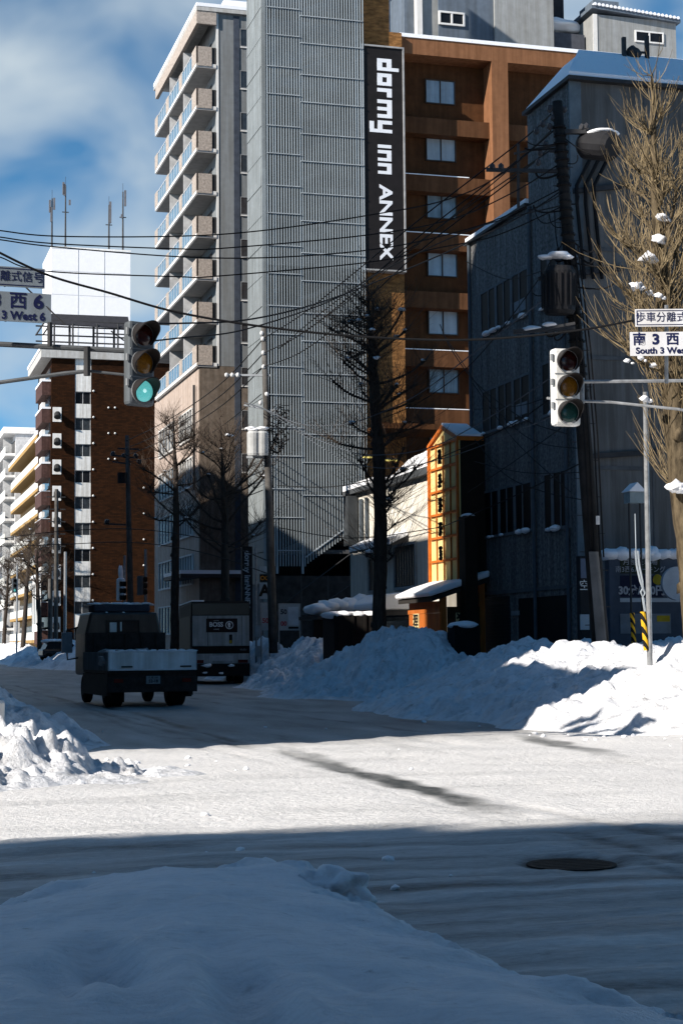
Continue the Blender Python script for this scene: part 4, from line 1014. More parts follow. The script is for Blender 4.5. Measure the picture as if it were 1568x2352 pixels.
# small vertical hotel sign
vs = thing('hotel_sign', 'slim dark vertical sign with small pale lettering by the podium', 'sign', (gy(567, 1260, 84).x, 84, 0))
p, q = gy(556, 1255, 84), gy(580, 1400, 84)
MB().box(p.x, 84, 0, q.x, 84.3, p.z).build('panel', MATS['sign_black'], vs)
MB().text('dormy inn', .42, (p.x + .26, 83.99, lerp(q.z, p.z, .66)), -Z, X, .01, bold=.012).text('ANNEX', .36, (p.x + .26, 83.99, lerp(q.z, p.z, .22)), -Z, X, .01, bold=.01).build('lettering', M('dim_lettering', (.35, .36, .38)), vs)

# ------------------------------------------------------------------ parking signs on the right
pk = thing('parking_board', 'big pay parking board with prices and a snow drift on top', 'sign', (24, 44, 0))
PY_ = 45.0
p, q = gy(1398, 1275, PY_), gy(1600, 1475, PY_)
MB().box(p.x, PY_, .2, q.x, PY_ + .3, p.z).build('board', M('board_blue', (.06, .075, .1), var=.15), pk)
def sub(px0, py0, px1, py1, mt, name='panel', d=.02):
    a_, c2 = gy(px0, py0, PY_), gy(px1, py1, PY_); return MB().box(a_.x, PY_ - d, c2.z, c2.x, PY_ - .003, a_.z).build(name, mt, pk), a_, c2
g1, a_, c2 = sub(1423, 1282, 1515, 1318, M('panel_olive', (.035, .04, .025)))
MB().text('月極駐車場', .22, ((a_.x + c2.x) / 2, PY_ - .03, lerp(c2.z, a_.z, .75)), X, Z, .006).text('南3西6パーキング', .2, ((a_.x + c2.x) / 2, PY_ - .03, lerp(c2.z, a_.z, .25)), X, Z, .006).build('lettering', M('dim_lettering', (.35, .36, .38)), g1)
g2, a_, c2 = sub(1423, 1322, 1521, 1371, M('panel_navy', (.015, .018, .04)))
MB().text('30分/200円', .31, ((a_.x + c2.x) / 2, PY_ - .03, lerp(c2.z, a_.z, .28)), X, Z, .006, bold=.012).build('lettering', M('dim_lettering', (.35, .36, .38)), g2)
a_, c2 = gy(1503, 1322, PY_), gy(1520, 1344, PY_); MB().lump((a_.x + .08, PY_ - .025, a_.z - .12), .16, 1, 2, .05, (1, .08, 1)).build('emblem', M('emblem_yellow', (.35, .25, .02)), g2)
g3, a_, c2 = sub(1423, 1374, 1600, 1383, pale, 'strip'); g4, a_, c2 = sub(1423, 1410, 1540, 1455, M('panel_grey', (.16, .18, .2)))
for (x0_, y0_, x1_, y1_, mt) in ((1507, 1414, 1537, 1428, 'emblem_yellow'), (1473, 1436, 1490, 1444, 'emblem_yellow'), (1473, 1413, 1484, 1421, 'black_paint')):
    a_, c2 = gy(x0_, y0_, PY_), gy(x1_, y1_, PY_); MB().box(a_.x, PY_ - .03, c2.z, c2.x, PY_ - .021, a_.z).build('notice', MATS[mt], g4)
b = MB()
for i in range(9): b.lump((lerp(p.x + .1, q.x, i / 8), PY_ + .15, p.z + .03), .34, i + 3, 2, .25, (1, 1, .5 + .15 * (i % 3 == 1)))
b.build('snow_cap', snow, pk, smooth=True)
ms = thing('round_mirror', 'big round disc with a snow crust at the right edge beside the parking board', 'mirror', (24.2, 44, 0))
p = gy(1556, 1340, 44.0)
MB().tube([(p.x, 44, p.z), (p.x, 44.12, p.z)], .48, 28).build('disc', M('disc_pale', (.33, .37, .41), var=.1), ms)
MB().cyl((p.x + .3, 44.2, 0), (p.x + .3, 44.2, p.z), .05, n=8).build('post', dsteel, ms)
vc = thing('vacancy_sign', 'tall narrow parking sign with a white character on black behind the utility pole', 'sign', (gy(1342, 1400, 43).x, 43, 0))
p, q = gy(1331, 1277, 43), gy(1356, 1470, 43)
MB().box(p.x, 43, 0, q.x, 43.25, p.z).build('panel', M('panel_dark', (.02, .021, .023)), vc)
a_, c2 = gy(1332, 1283, 43), gy(1349, 1328, 43); MB().box(a_.x, 42.97, c2.z, c2.x, 42.997, a_.z).build('light_box', M('box_blue', (.11, .14, .2)), vc)
p = gy(1341, 1346, 43); MB().text('空', .31, (p.x, 42.985, p.z), X, Z, .01, bold=0).build('lettering', M('vacancy_white', (.62, .64, .64)), vc)
p = gy(1342, 1430, 43); MB().box(p.x - .14, 42.95, p.z - .2, p.x + .12, 42.998, p.z + .22).build('meter', pale, vc)
lp = thing('street_lamp', 'small box lantern with a snow cap on a thin dark post before the grey siding', 'street lamp', (gy(1454, 1200, 43.5).x, 43.5, 0))
p = gy(1454, 1140, 43.5)
for dx in (-.14, .2): MB().cyl((p.x + dx, 43.5, 0), (p.x + dx, 43.5, p.z - .2), .03, n=6).build('post', dsteel, lp)
MB().box(p.x - .2, 43.3, p.z - .2, p.x + .24, 43.7, p.z + .12).build('lamp_head', M('lamp_pane', (.24, .29, .3), rough=.3), lp)
MB().prism([(p.x - .25, 43.25, p.z + .122), (p.x + .29, 43.25, p.z + .122), (p.x + .02, 43.25, p.z + .38)], (0, .5, 0)).build('snow_cap', snow, lp)
tp = thing('steel_post', 'slender galvanised post with a striped guard standing in the sunlit snow', 'post', (gd(1490, 1470, 33).x, gd(1490, 1470, 33).y, .9))
p, q = gd(1491, 1475, 33), gd(1481, 900, 33)
MB().tube([(p.x, p.y, .6), p, q], [.055, .055, .045], 10).build('pole', steel, tp)
stripe_m = M('stripe_guard', (.6, .33, .02))
def stripes(mt):
    t = mt.node_tree; bsdf = t.nodes['Principled BSDF']; g = nd(t, 'ShaderNodeNewGeometry'); s = nd(t, 'ShaderNodeSeparateXYZ'); t.links.new(g.outputs['Position'], s.inputs[0])
    ma = nd(t, 'ShaderNodeMath', operation='MULTIPLY_ADD'); ma.inputs[1].default_value = 1.6; t.links.new(s.outputs[0], ma.inputs[0]); t.links.new(s.outputs[2], ma.inputs[2])
    m2 = nd(t, 'ShaderNodeMath', operation='PINGPONG'); m2.inputs[1].default_value = .11; t.links.new(ma.outputs[0], m2.inputs[0])
    m3 = nd(t, 'ShaderNodeMath', operation='GREATER_THAN'); m3.inputs[1].default_value = .055; t.links.new(m2.outputs[0], m3.inputs[0])
    mx_ = nd(t, 'ShaderNodeMix', data_type='RGBA'); mx_.inputs['A'].default_value = (.012, .012, .012, 1); mx_.inputs['B'].default_value = (.62, .36, .02, 1)
    t.links.new(m3.outputs[0], mx_.inputs['Factor']); t.links.new(mx_.outputs['Result'], bsdf.inputs['Base Color'])
stripes(stripe_m)
p = gd(1487, 1470, 33); q = gd(1479, 1405, 33)
MB().tube([p + Vector((-.03, 0, -.2)), q + Vector((-.03, 0, 0))], .055, 10).build('guard', stripe_m, tp)
gw = thing('guy_wire', 'pale twin guy wire with an eye and striped guard running down to the snow', 'wire', (gd(1456, 1475, 34).x, gd(1456, 1475, 34).y, .9))
b = MB(); e = gd(1476, 1352, 33)
b.tube([gd(1459, 1265, 33), gd(1462, 1300, 33), gd(1470, 1335, 33), e], .02, 5).tube([gd(1464, 1265, 33), gd(1468, 1300, 33), gd(1475, 1335, 33), e], .02, 5)
b.tube([e, gd(1471, 1360, 33), gd(1476, 1372, 33), gd(1481, 1362, 33), e, ], .02, 5).tube([gd(1476, 1372, 33), gd(1482, 1410, 33)], .025, 5)
b.tube([gd(1460, 1265, 33), gd(1458, 1180, 33)], .012, 5)
b.build('cable', M('pale_cable', (.3, .34, .38)), gw)
p, q = gd(1457, 1480, 44), gd(1451, 1408, 44)
sg2 = thing('guard_post', 'short striped guard post in shadow behind the sunlit snow', 'post', (p.x, p.y, .8))
MB().tube([p + Vector((0, 0, -.3)), q], .06, 10).build('guard', stripe_m, sg2)
wp = thing('marker_post', 'pale stub of a marker post at the left edge in the shaded snow', 'post', (gd(1, 1650, 25.5).x, gd(1, 1650, 25.5).y, .2))
p, q = gd(-3, 1692, 25.5), gd(0, 1615, 25.5); MB().tube([p, q, q + Vector((0, 0, .04))], [.075, .075, .04], 12).build('post', white, wp)

# ------------------------------------------------------------------ utility poles
up = thing('utility_pole', 'thick dark leaning utility pole loaded with cables before the stucco corner', 'utility pole', (18, 39.7, 0))
D1 = 43.0
p0, p1 = gd(1388, 1600, D1), gd(1279, 232, D1)
MB().tube([lerp(p0, p1, i / 8) for i in range(9)], [lerp(.235, .13, i / 8) for i in range(9)], 14).build('pole', M('pole_dark', (.03, .028, .027), var=.4, dirt=.3), up, smooth=True)
def onp(t): return lerp(p0, p1, t)
b = MB(); rnd = random.Random(3)
for i in range(34):                                     # bands and cable wraps round the upper half
    t = .5 + .47 * i / 34; r = lerp(.235, .13, t) + rnd.uniform(.01, .06); a_ = onp(t); b.tube([a_ - Vector((0, 0, .025)), a_ + Vector((0, 0, .03))], r, 10)
b.build('band', black, up)
b = MB()
for i in range(26):
    t = .12 + .8 * i / 26; a_ = onp(t); s_ = 1 if i % 2 else -1; b.tube([a_, a_ + r0 * s_ * (.36 - .1 * t)], .012, 5)
b.build('step_bolt', dsteel, up)
a_, c2 = gd(1380, 1475, D1 - .3), gd(1362, 1268, D1 - .3)
MB().prism([a_ - r0 * .13, a_ + r0 * .13, c2 + r0 * .12, c2 - r0 * .12], (-.08, -.2, 0)).build('cover_plate', M('plate_slate', (.1, .105, .11)), up)
a_ = gd(1374, 1208, D1 - .35); 
def arm(px0, py0, px1, py1, th=.1, dd=0):
    a_, c2 = gd(px0, py0, D1 + dd), gd(px1, py1, D1 + dd); b.tube([a_, c2], th / 2 * 1.2, 4)
b = MB(); arm(1116, 389, 1296, 393); arm(1270, 302, 1345, 302, .13); arm(1258, 245, 1292, 245); arm(1262, 345, 1300, 345); arm(1235, 640, 1330, 630, .1); arm(1180, 352, 1290, 330, .06); arm(1178, 762, 1320, 752, .12, -.45); arm(1200, 764, 1320, 742, .08, -.9); arm(1190, 330, 1190, 480, .07)
b.build('cross_arm', dsteel, up)
b = MB()
for (px, py) in ((1232, 300), (1246, 284), (1240, 350), (1252, 330), (1262, 250), (1270, 270), (1288, 245), (1296, 250), (1262, 290), (1236, 372), (1280, 355), (1284, 375), (1130, 382), (1150, 382), (1335, 292), (1346, 290)):
    b.lump(gd(px, py, D1), .085, px, 1, .1, (1, 1, 1.3))
b.build('insulator', M('insulator_dark', (.05, .05, .055), rough=.25), up)
tr = MB(); a_, c2 = gd(1340, 330, D1 + .4), gd(1408, 336, D1 - .4)
tr.tube([a_, lerp(a_, c2, .12), lerp(a_, c2, .88), c2], [.3, .38, .38, .3], 16).build('switch_drum', M('drum_dark', (.018, .018, .02), rough=.6), up, smooth=False)
b = MB(); q = gd(1385, 306, D1); b.lump(q, .36, 2, 3, .12, (1.1, .9, .28)).build('snow_cap', snow, up, smooth=True)
b = MB(); a_, c2 = gd(1284, 722, D1 - .45), gd(1284, 612, D1 - .45)
b.tube([a_, lerp(a_, c2, .08), lerp(a_, c2, .9), c2], [.34, .4, .4, .34], 20)
for i in range(20):
    q = 2 * pi * i / 20; o = Vector((cos(q), sin(q), 0)) * .43; b.tube([lerp(a_, c2, .15) + o, lerp(a_, c2, .82) + o], .022, 4)
b.build('transformer', M('drum_dark', (.035, .035, .04)), up)
b = MB()
for (px, py, r) in ((1285, 585, .25), (1252, 590, .16), (1222, 755, .2), (1262, 745, .16), (1300, 590, .14)): b.lump(gd(px, py, D1 - .45), r, px, 2, .3, (1.2, 1, .4))
b.build('snow_cap', snow, up, smooth=True)
b = MB(); rnd = random.Random(11)
for k in range(22):                                     # slack cable loops hanging round the pole head
    t = rnd.uniform(.62, .95); a_ = onp(t); s_ = rnd.choice((-1, -1, -1, 1)); w = rnd.uniform(.35, 1.1); hgt = rnd.uniform(.4, 1.5)
    c2 = a_ + r0 * s_ * w + Vector((0, 0, hgt * rnd.uniform(-.6, .8))); mid = lerp(a_, c2, .5) + r0 * s_ * w * .4 + Vector((0, rnd.uniform(-.3, .3), -hgt * rnd.uniform(.3, .8)))
    pts = [(1 - u) ** 2 * a_ + 2 * u * (1 - u) * mid + u * u * c2 for u in [i / 9 for i in range(10)]]
    b.tube(pts, rnd.choice((.015, .022, .03)), 5)
for px in (1296, 1306, 1318, 1326):
    a_ = gd(px, 560, D1 - .2); b.tube([a_, gd(px + 30, 800, D1 - .25), gd(px + 46, 1000, D1 - .28), gd(px + 60, 1280, D1 - .3)], .022, 5)
b.build('cable_loop', cable_m, up)
a_ = gd(1368, 1205, D1 - .35); MB().obox(a_, r0 * .09, (0, -.02, 0), (0, 0, .22)).build('sticker', white, up)

um = thing('utility_pole', 'pale topped utility pole with a lit transformer before the louvre tower', 'utility pole', (17, 71.2, 0))
Dm = gx(615, 1200, 17).dot(fw)
p0, p1 = gd(628, 1500, Dm), gd(606, 752, Dm)
MB().tube([lerp(p0, p1, i / 6) for i in range(7)], [lerp(.2, .12, i / 6) for i in range(7)], 12).build('pole', pole_m, um, smooth=True)
b = MB(); a_, c2 = gd(516, 861, Dm), gd(620, 862, Dm); b.tube([a_, c2], .06, 4); b.tube([gd(560, 930, Dm), gd(640, 945, Dm)], .05, 4); b.tube([gd(566, 1050, Dm), gd(626, 1050, Dm)], .07, 4)
b.build('cross_arm', grey_paint, um)
b = MB()
for (px, py) in ((520, 861), (533, 861), (546, 861), (603, 778), (604, 810), (605, 842), (601, 765), (612, 905), (598, 925)): b.lump(gd(px, py, Dm - .1), .085, px, 2, .1, (1, 1, 1.3))
b.build('insulator', M('insulator_white', (.65, .65, .65), rough=.2), um, smooth=True)
b = MB()
for (px, w) in ((583, .3), (603, .26)):
    a_, c2 = gd(px, 1046, Dm - .35), gd(px, 990, Dm - .35); b.tube([a_, lerp(a_, c2, .1), lerp(a_, c2, .92), c2], [w * .9, w, w, w * .8], 14)
b.build('transformer', M('transformer_pale', (.4, .41, .41), rough=.5), um)
b = MB()
for (px, py) in ((583, 987), (603, 984), (575, 984)): b.lump(gd(px, py, Dm - .35), .24, px, 2, .2, (1.1, 1, .35))
b.build('snow_cap', snow, um, smooth=True)
b = MB(); rnd = random.Random(5)
for k in range(22):
    c2 = gd(632 + rnd.uniform(-8, 20), 985 + rnd.uniform(-45, 45), Dm - .1)
    pts = [c2 + Vector((cos(q) * rnd.uniform(.15, .35), rnd.uniform(-.1, .1), sin(q) * rnd.uniform(.15, .4))) for q in [i * .8 for i in range(9)]]; b.tube(pts, .02, 4)
b.build('cable_loop', cable_m, um)
uf = thing('utility_pole', 'dark slim utility pole before the brown brick block', 'utility pole', (17, 110.7, 0))
Df = gx(295, 1200, 17).dot(fw)
p0, p1 = gd(302, 1500, Df), gd(292, 1000, Df)
MB().tube([p0, p1], [.24, .14], 10).build('pole', pole_m, uf, smooth=True)
b = MB()
for (x0_, y0_, x1_, y1_) in ((255, 1045, 315, 1052), (258, 1060, 300, 1066), (270, 1030, 320, 1032), (240, 1203, 298, 1206)): b.tube([gd(x0_, y0_, Df), gd(x1_, y1_, Df)], .07, 4)
b.build('cross_arm', dsteel, uf)
b = MB()
for (px, py) in ((260, 1042), (285, 1046), (312, 1047), (320, 1060), (246, 1198)): b.lump(gd(px, py, Df), .17, px, 2, .3)
b.build('insulator', M('insulator_dark', (.05, .05, .055)), uf)
b = MB(); a_, c2 = gd(280, 1110, Df - .3), gd(280, 1085, Df - .3); b.tube([a_, c2], .3, 10).build('transformer', M('drum_dark', (.035, .035, .04)), uf)

# ------------------------------------------------------------------ overhead wires
def wire(label, pts, d0, d1, r=.02, group='overhead cables across the street', mat=None):
    P = [gd(px, py, lerp(d0, d1, i / (len(pts) - 1))) for i, (px, py) in enumerate(pts)]
    out = []
    for i in range(len(P) - 1):                         # smooth through the points
        a_, b_, c_, d_ = P[max(i - 1, 0)], P[i], P[i + 1], P[min(i + 2, len(P) - 1)]
        for k in range(8):
            t = k / 8
            out.append(.5 * ((2 * b_) + (c_ - a_) * t + (2 * a_ - 5 * b_ + 4 * c_ - d_) * t * t + (-a_ + 3 * b_ - 3 * c_ + d_) * t ** 3))
    out.append(P[-1])
    o = MB().tube(out, r, 5).build('overhead_cable', mat or cable_m)
    return tag(o, label, 'cable', group)
wire('topmost of the four thin cables sagging across the sky left of the flats', [(-60, 520), (0, 529), (130, 542), (408, 542), (602, 529), (845, 494), (1026, 458), (1150, 400), (1281, 290)], 40, 43, .0165)
wire('second cable down of the four sagging across the sky', [(-60, 535), (0, 544), (125, 559), (408, 571), (521, 569), (845, 539), (1036, 503), (1180, 440), (1290, 372)], 40, 43, .0165)
wire('third cable down of the four sagging across the sky', [(-60, 542), (0, 550), (122, 566), (408, 589), (622, 591), (845, 574), (1000, 545), (1150, 500), (1292, 430)], 40, 43, .0165)
wire('lowest of the four thin cables, passing behind the upper left street plate', [(-60, 570), (0, 590), (103, 622), (408, 635), (495, 634), (845, 602), (1000, 570), (1140, 540), (1297, 470)], 40, 43, .0165)
wire('thick cable dipping from the left street plates to the right signal', [(-40, 560), (104, 629), (250, 672), (408, 717), (620, 752), (850, 774), (1080, 780), (1300, 762), (1462, 734), (1640, 700)], 24, 27, .018)
wire('cable sagging low from the left signal top to the leaning pole', [(300, 742), (420, 742), (560, 735), (700, 705), (830, 660), (1000, 590), (1150, 520), (1300, 440)], 30, 43, .018)
wire('cable crossing behind the left signal towards the louvre screen', [(300, 788), (420, 775), (560, 757), (760, 690), (900, 610), (1100, 520), (1295, 470)], 30, 43, .016)
Q = 'power lines running along the kerb from pole to pole'
for i, (y0_, y1_, y2_) in enumerate(((262, 777, 1012), (300, 811, 1030), (335, 842, 1046))):
    n_ = ('top', 'middle', 'bottom')[i]
    wire(n_ + ' power line sloping from the leaning pole down to the pale topped pole', [(1264, y0_), (1195, y0_ + 62), (971, y0_ + 235), (800, y0_ + 375 + 8 * i), (690, y0_ + 462 + 6 * i), (605, y1_)], 43, Dm, .022, Q)
    wire(n_ + ' power line sloping from the pale topped pole across the flats podium', [(605, y1_), (517, lerp(y1_, y2_, .38) + 6), (430, lerp(y1_, y2_, .64) + 10), (350, lerp(y1_, y2_, .86) + 5), (290, y2_)], Dm, Df, .026, Q)
frost = M('frosted_cable', (.09, .1, .115), rough=.6)
wire('pale frosted bundled cable sagging in front of the louvre screen, upper', [(562, 925), (600, 936), (679, 971), (760, 977), (837, 962), (960, 905), (1100, 800), (1310, 640)], Dm, 43, .016, mat=frost)
wire('pale frosted bundled cable sagging in front of the louvre screen, lower', [(575, 928), (640, 955), (700, 994), (775, 1028), (850, 1045), (980, 1030), (1120, 960), (1320, 830)], Dm, 43, .016, mat=frost)
wire('pale thin frosted cable just under the lower frosted bundle', [(600, 935), (660, 975), (740, 1028), (800, 1060), (900, 1075), (1060, 1040), (1330, 930)], Dm, 43, .012, mat=frost)
wire('drop wire falling steeply past the hotel windows to the leaning pole', [(1010, 745), (1036, 802), (1096, 882), (1200, 961), (1300, 996)], 60, 43, .016)
wire('second drop wire crossing the hotel spandrels to the leaning pole', [(1020, 770), (1060, 830), (1130, 930), (1220, 1010), (1330, 1030)], 60, 43, .014)
wire('steep cable crossing the stucco wall up to the pole transformer', [(880, 960), (960, 925), (1060, 855), (1140, 770), (1230, 650), (1290, 560)], 58, 43, .015)
wire('loose cable crossing the lowest stucco windows', [(1090, 1010), (1160, 1090), (1250, 1130), (1350, 1150)], 52, 43, .014)
wire('cable running level past the shop wall to the lantern sign', [(640, 1212), (799, 1236), (986, 1215), (1054, 1194), (1200, 1130), (1340, 1060)], Dm, 43, .018)
wire('cable above the shop roof running to the leaning pole', [(637, 1115), (760, 1118), (900, 1090), (1060, 1030), (1200, 960), (1330, 860)], Dm, 43, .018)
wire('thin cable from the pale topped pole over the podium to the dark slim pole', [(600, 905), (500, 985), (400, 1040), (298, 1060)], Dm, Df, .02, Q)
wire('thin cable across the brick block low down', [(0, 1238), (120, 1222), (300, 1215), (480, 1240), (620, 1290)], 115, Dm, .025)
wire('lower thin cable across the brick block near the ground', [(0, 1255), (150, 1250), (300, 1246), (460, 1268), (622, 1320)], 115, Dm, .025)
for i, (pts, lb) in enumerate((([(1085, 880), (1180, 1010), (1310, 1130)], 'thin slack wire over the middle row of stucco windows'), ([(1075, 1130), (1180, 1060), (1320, 960)], 'thin wire rising across the stucco between the window rows'),
        ([(1090, 1060), (1200, 1085), (1330, 1085)], 'thin level wire across the stucco under the middle windows'), ([(1090, 940), (1200, 930), (1310, 890)], 'thin wire across the stucco wall behind the right signal'), ([(1070, 600), (1160, 640), (1250, 620)], 'thin wire over the top row of stucco windows'))):
    wire(lb, pts, 54, 43, .013)
for i, pts in enumerate((((760, 700), (900, 600), (1080, 470), (1262, 345)), ((800, 690), (960, 560), (1120, 430), (1270, 300)))):
    wire(('upper' if i else 'lower') + ' of two steep cables crossing the hotel sign foot', [(640, 800)] + list(pts), Dm - 2, 43, .018)

# ------------------------------------------------------------------ bare pollarded trees
def bare_tree(name, label, D, trunk, limbs, ntw, twlen, barkm, twm, group, seed, snowc=(), tw_r=.011, spread=.6, up=.8, tip=30):
    rnd = random.Random(seed)
    P = [gd(px, py, D) for px, py, r in trunk]; Rr = [r for _, _, r in trunk]
    base = P[0]; t = thing(name, label, 'tree', (base.x, base.y, 0), group=group)
    P2 = []; R2 = []
    for i in range(len(P) - 1):
        for k in range(4):
            u = k / 4; P2.append(lerp(P[i], P[i + 1], u) + Vector((rnd.uniform(-.02, .02), rnd.uniform(-.02, .02), 0))); R2.append(lerp(Rr[i], Rr[i + 1], u) * (1 + rnd.uniform(-.08, .1)))
    P2.append(P[-1]); R2.append(Rr[-1])
    tb = MB().tube(P2, R2, 10); tw = MB()
    spots = []
    def twig(o, d, L, r):
        pts = [o]; d = d.normalized(); n = 4
        for i in range(n):
            d = (d + Vector((rnd.uniform(-.16, .16), rnd.uniform(-.16, .16), up * rnd.uniform(.1, .42)))).normalized(); pts.append(pts[-1] + d * L / n)
        tw.tube(pts, [r, r * .85, r * .7, r * .5, r * .3], 3, cap=False)
        if rnd.random() < .6 and L > .5: 
            o2 = pts[2]; d2 = (d + Vector((rnd.uniform(-.6, .6), rnd.uniform(-.6, .6), .2))).normalized(); tw.tube([o2, o2 + d2 * L * .2, o2 + d2 * L * .3 + Vector((0, 0, L * .12))], [r * .6, r * .45, r * .25], 3, cap=False)
    for (h, L, n) in limbs:                             # fraction up the trunk, reach in metres, how many round it
        for k in range(n):
            hh = min(.985, max(.05, h + rnd.uniform(-.025, .025))); f = hh * (len(P2) - 1); i = min(int(f), len(P2) - 2); o = lerp(P2[i], P2[i + 1], f - i); r = lerp(R2[i], R2[i + 1], f - i)
            az = rnd.uniform(0, 2 * pi); d = Vector((cos(az), sin(az), rnd.uniform(.1, .85))); l = L * rnd.uniform(.55, 1.15)
            pts = [o]; dd = d.normalized()
            for q in range(4): dd = (dd + Vector((rnd.uniform(-.3, .3), rnd.uniform(-.3, .3), rnd.uniform(-.12, .3)))).normalized(); pts.append(pts[-1] + dd * l / 4)
            rr = min(r * .4, .018 + l * .014)
            tb.tube(pts, [rr * 1.25, rr, rr * .85, rr * .8, rr * 1.0], 6); tb.lump(pts[-1], rr * 1.7, rnd.random() * 50, 1, .5); tb.lump(pts[2], rr * 1.15, rnd.random() * 50, 1, .4)
            spots.append((pts[-1], dd, 3)); spots.append((pts[2], dd, 1.4)); spots.append((pts[3], dd, 1.6))
    for q in range(tip): 
        i = rnd.randrange(int(len(P2) * .45), len(P2)); az = rnd.uniform(0, 6.28); spots.append((P2[i], Vector((cos(az), sin(az), .5)), .5))
    tot = sum(s_[2] for s_ in spots)
    for (o, d, w) in spots:
        hf = min(1, max(0, (o.z - base.z) / (P[-1].z - base.z))); lf = 1.15 - .6 * hf * hf
        for k in range(max(1, round(ntw * w / tot * (1.25 - .6 * hf)))):
            az = rnd.uniform(0, 6.28); v = Vector((cos(az), sin(az), rnd.uniform(-.15, .9))) * spread + d * .5
            twig(o + Vector((rnd.uniform(-.05, .05),) * 3), v, lf * twlen * rnd.uniform(.35, 1.1), tw_r * rnd.uniform(.7, 1.2))
    for q in range(26):
        i = rnd.randrange(1, len(P2) - 3); r = R2[i]; az = rnd.uniform(0, 6.28)
        if r > .07: tb.lump(P2[i] + Vector((cos(az), sin(az), 0)) * r * .8, r * rnd.uniform(.3, .55), q, 1, .5, (1, 1, 1.3))
    tb.build('trunk', barkm, t, smooth=True); tw.build('crown', twm, t)
    if snowc == 'auto':
        b = MB()
        for (o, d, w) in spots:
            if w == 3 and rnd.random() < .3: b.lump(o + Vector((0, 0, .08)), rnd.uniform(.06, .12), rnd.random() * 9, 2, .4, (1.2, 1.2, .6))
        if b.v: b.build('snow_clump', snow, t, smooth=True)
    elif snowc:
        b = MB()
        for (px, py, r, dd) in snowc: b.lump(gd(px, py, D + dd), r, px, 2, .6, (1.2, 1, .7), 2.2); b.lump(gd(px + 12, py + 6, D + dd), r * .6, px + 3, 2, .6, (1.2, 1, .7), 2.2)
        b.build('snow_clump', snow, t, smooth=True)
    return t
TG = 'bare pollarded street trees'
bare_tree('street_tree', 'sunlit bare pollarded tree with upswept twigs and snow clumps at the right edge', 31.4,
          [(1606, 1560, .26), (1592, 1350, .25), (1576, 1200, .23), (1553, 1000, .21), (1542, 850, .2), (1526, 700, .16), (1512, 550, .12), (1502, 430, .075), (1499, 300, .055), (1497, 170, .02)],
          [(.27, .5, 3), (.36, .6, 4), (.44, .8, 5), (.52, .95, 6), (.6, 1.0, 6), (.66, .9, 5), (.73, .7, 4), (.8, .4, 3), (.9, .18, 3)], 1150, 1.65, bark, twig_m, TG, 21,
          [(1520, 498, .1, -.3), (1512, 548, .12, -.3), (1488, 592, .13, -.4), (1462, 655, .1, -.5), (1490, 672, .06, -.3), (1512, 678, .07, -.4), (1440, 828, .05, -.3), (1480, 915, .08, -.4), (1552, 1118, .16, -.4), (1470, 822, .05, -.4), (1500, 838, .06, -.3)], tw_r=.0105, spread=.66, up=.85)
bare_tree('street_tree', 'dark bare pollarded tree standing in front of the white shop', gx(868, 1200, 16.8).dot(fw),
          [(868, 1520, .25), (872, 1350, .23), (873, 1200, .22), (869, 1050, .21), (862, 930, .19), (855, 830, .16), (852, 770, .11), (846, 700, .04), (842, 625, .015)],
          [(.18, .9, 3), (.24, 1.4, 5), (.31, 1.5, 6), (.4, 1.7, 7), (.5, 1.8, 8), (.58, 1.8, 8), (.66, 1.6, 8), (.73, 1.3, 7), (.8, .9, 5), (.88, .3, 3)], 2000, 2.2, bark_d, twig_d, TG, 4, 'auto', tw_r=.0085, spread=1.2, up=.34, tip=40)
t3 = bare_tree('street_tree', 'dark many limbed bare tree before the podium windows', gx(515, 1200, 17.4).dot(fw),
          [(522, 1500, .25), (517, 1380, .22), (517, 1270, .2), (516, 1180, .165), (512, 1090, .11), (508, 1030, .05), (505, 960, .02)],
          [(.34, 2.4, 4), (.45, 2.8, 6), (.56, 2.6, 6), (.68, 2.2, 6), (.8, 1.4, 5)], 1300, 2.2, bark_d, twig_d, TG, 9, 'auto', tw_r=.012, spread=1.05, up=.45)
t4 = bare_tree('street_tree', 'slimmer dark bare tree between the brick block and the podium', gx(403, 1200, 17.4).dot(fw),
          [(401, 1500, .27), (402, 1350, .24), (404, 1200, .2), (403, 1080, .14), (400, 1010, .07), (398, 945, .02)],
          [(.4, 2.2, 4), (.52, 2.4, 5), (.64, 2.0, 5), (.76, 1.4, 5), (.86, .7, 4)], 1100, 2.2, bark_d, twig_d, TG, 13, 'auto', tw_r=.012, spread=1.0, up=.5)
for i, (px, rz, lb) in enumerate(((8, 1.1, 'distant bare tree at the very left edge of the street'), (52, 2.3, 'distant bare tree beside the far green signal'), (92, 4.0, 'distant bare tree in front of the white finned building'))):
    q = gx(px, 1470, 16.8); copy_tree(t3 if i != 1 else t4, (q.x, q.y, 0), rz, lb)

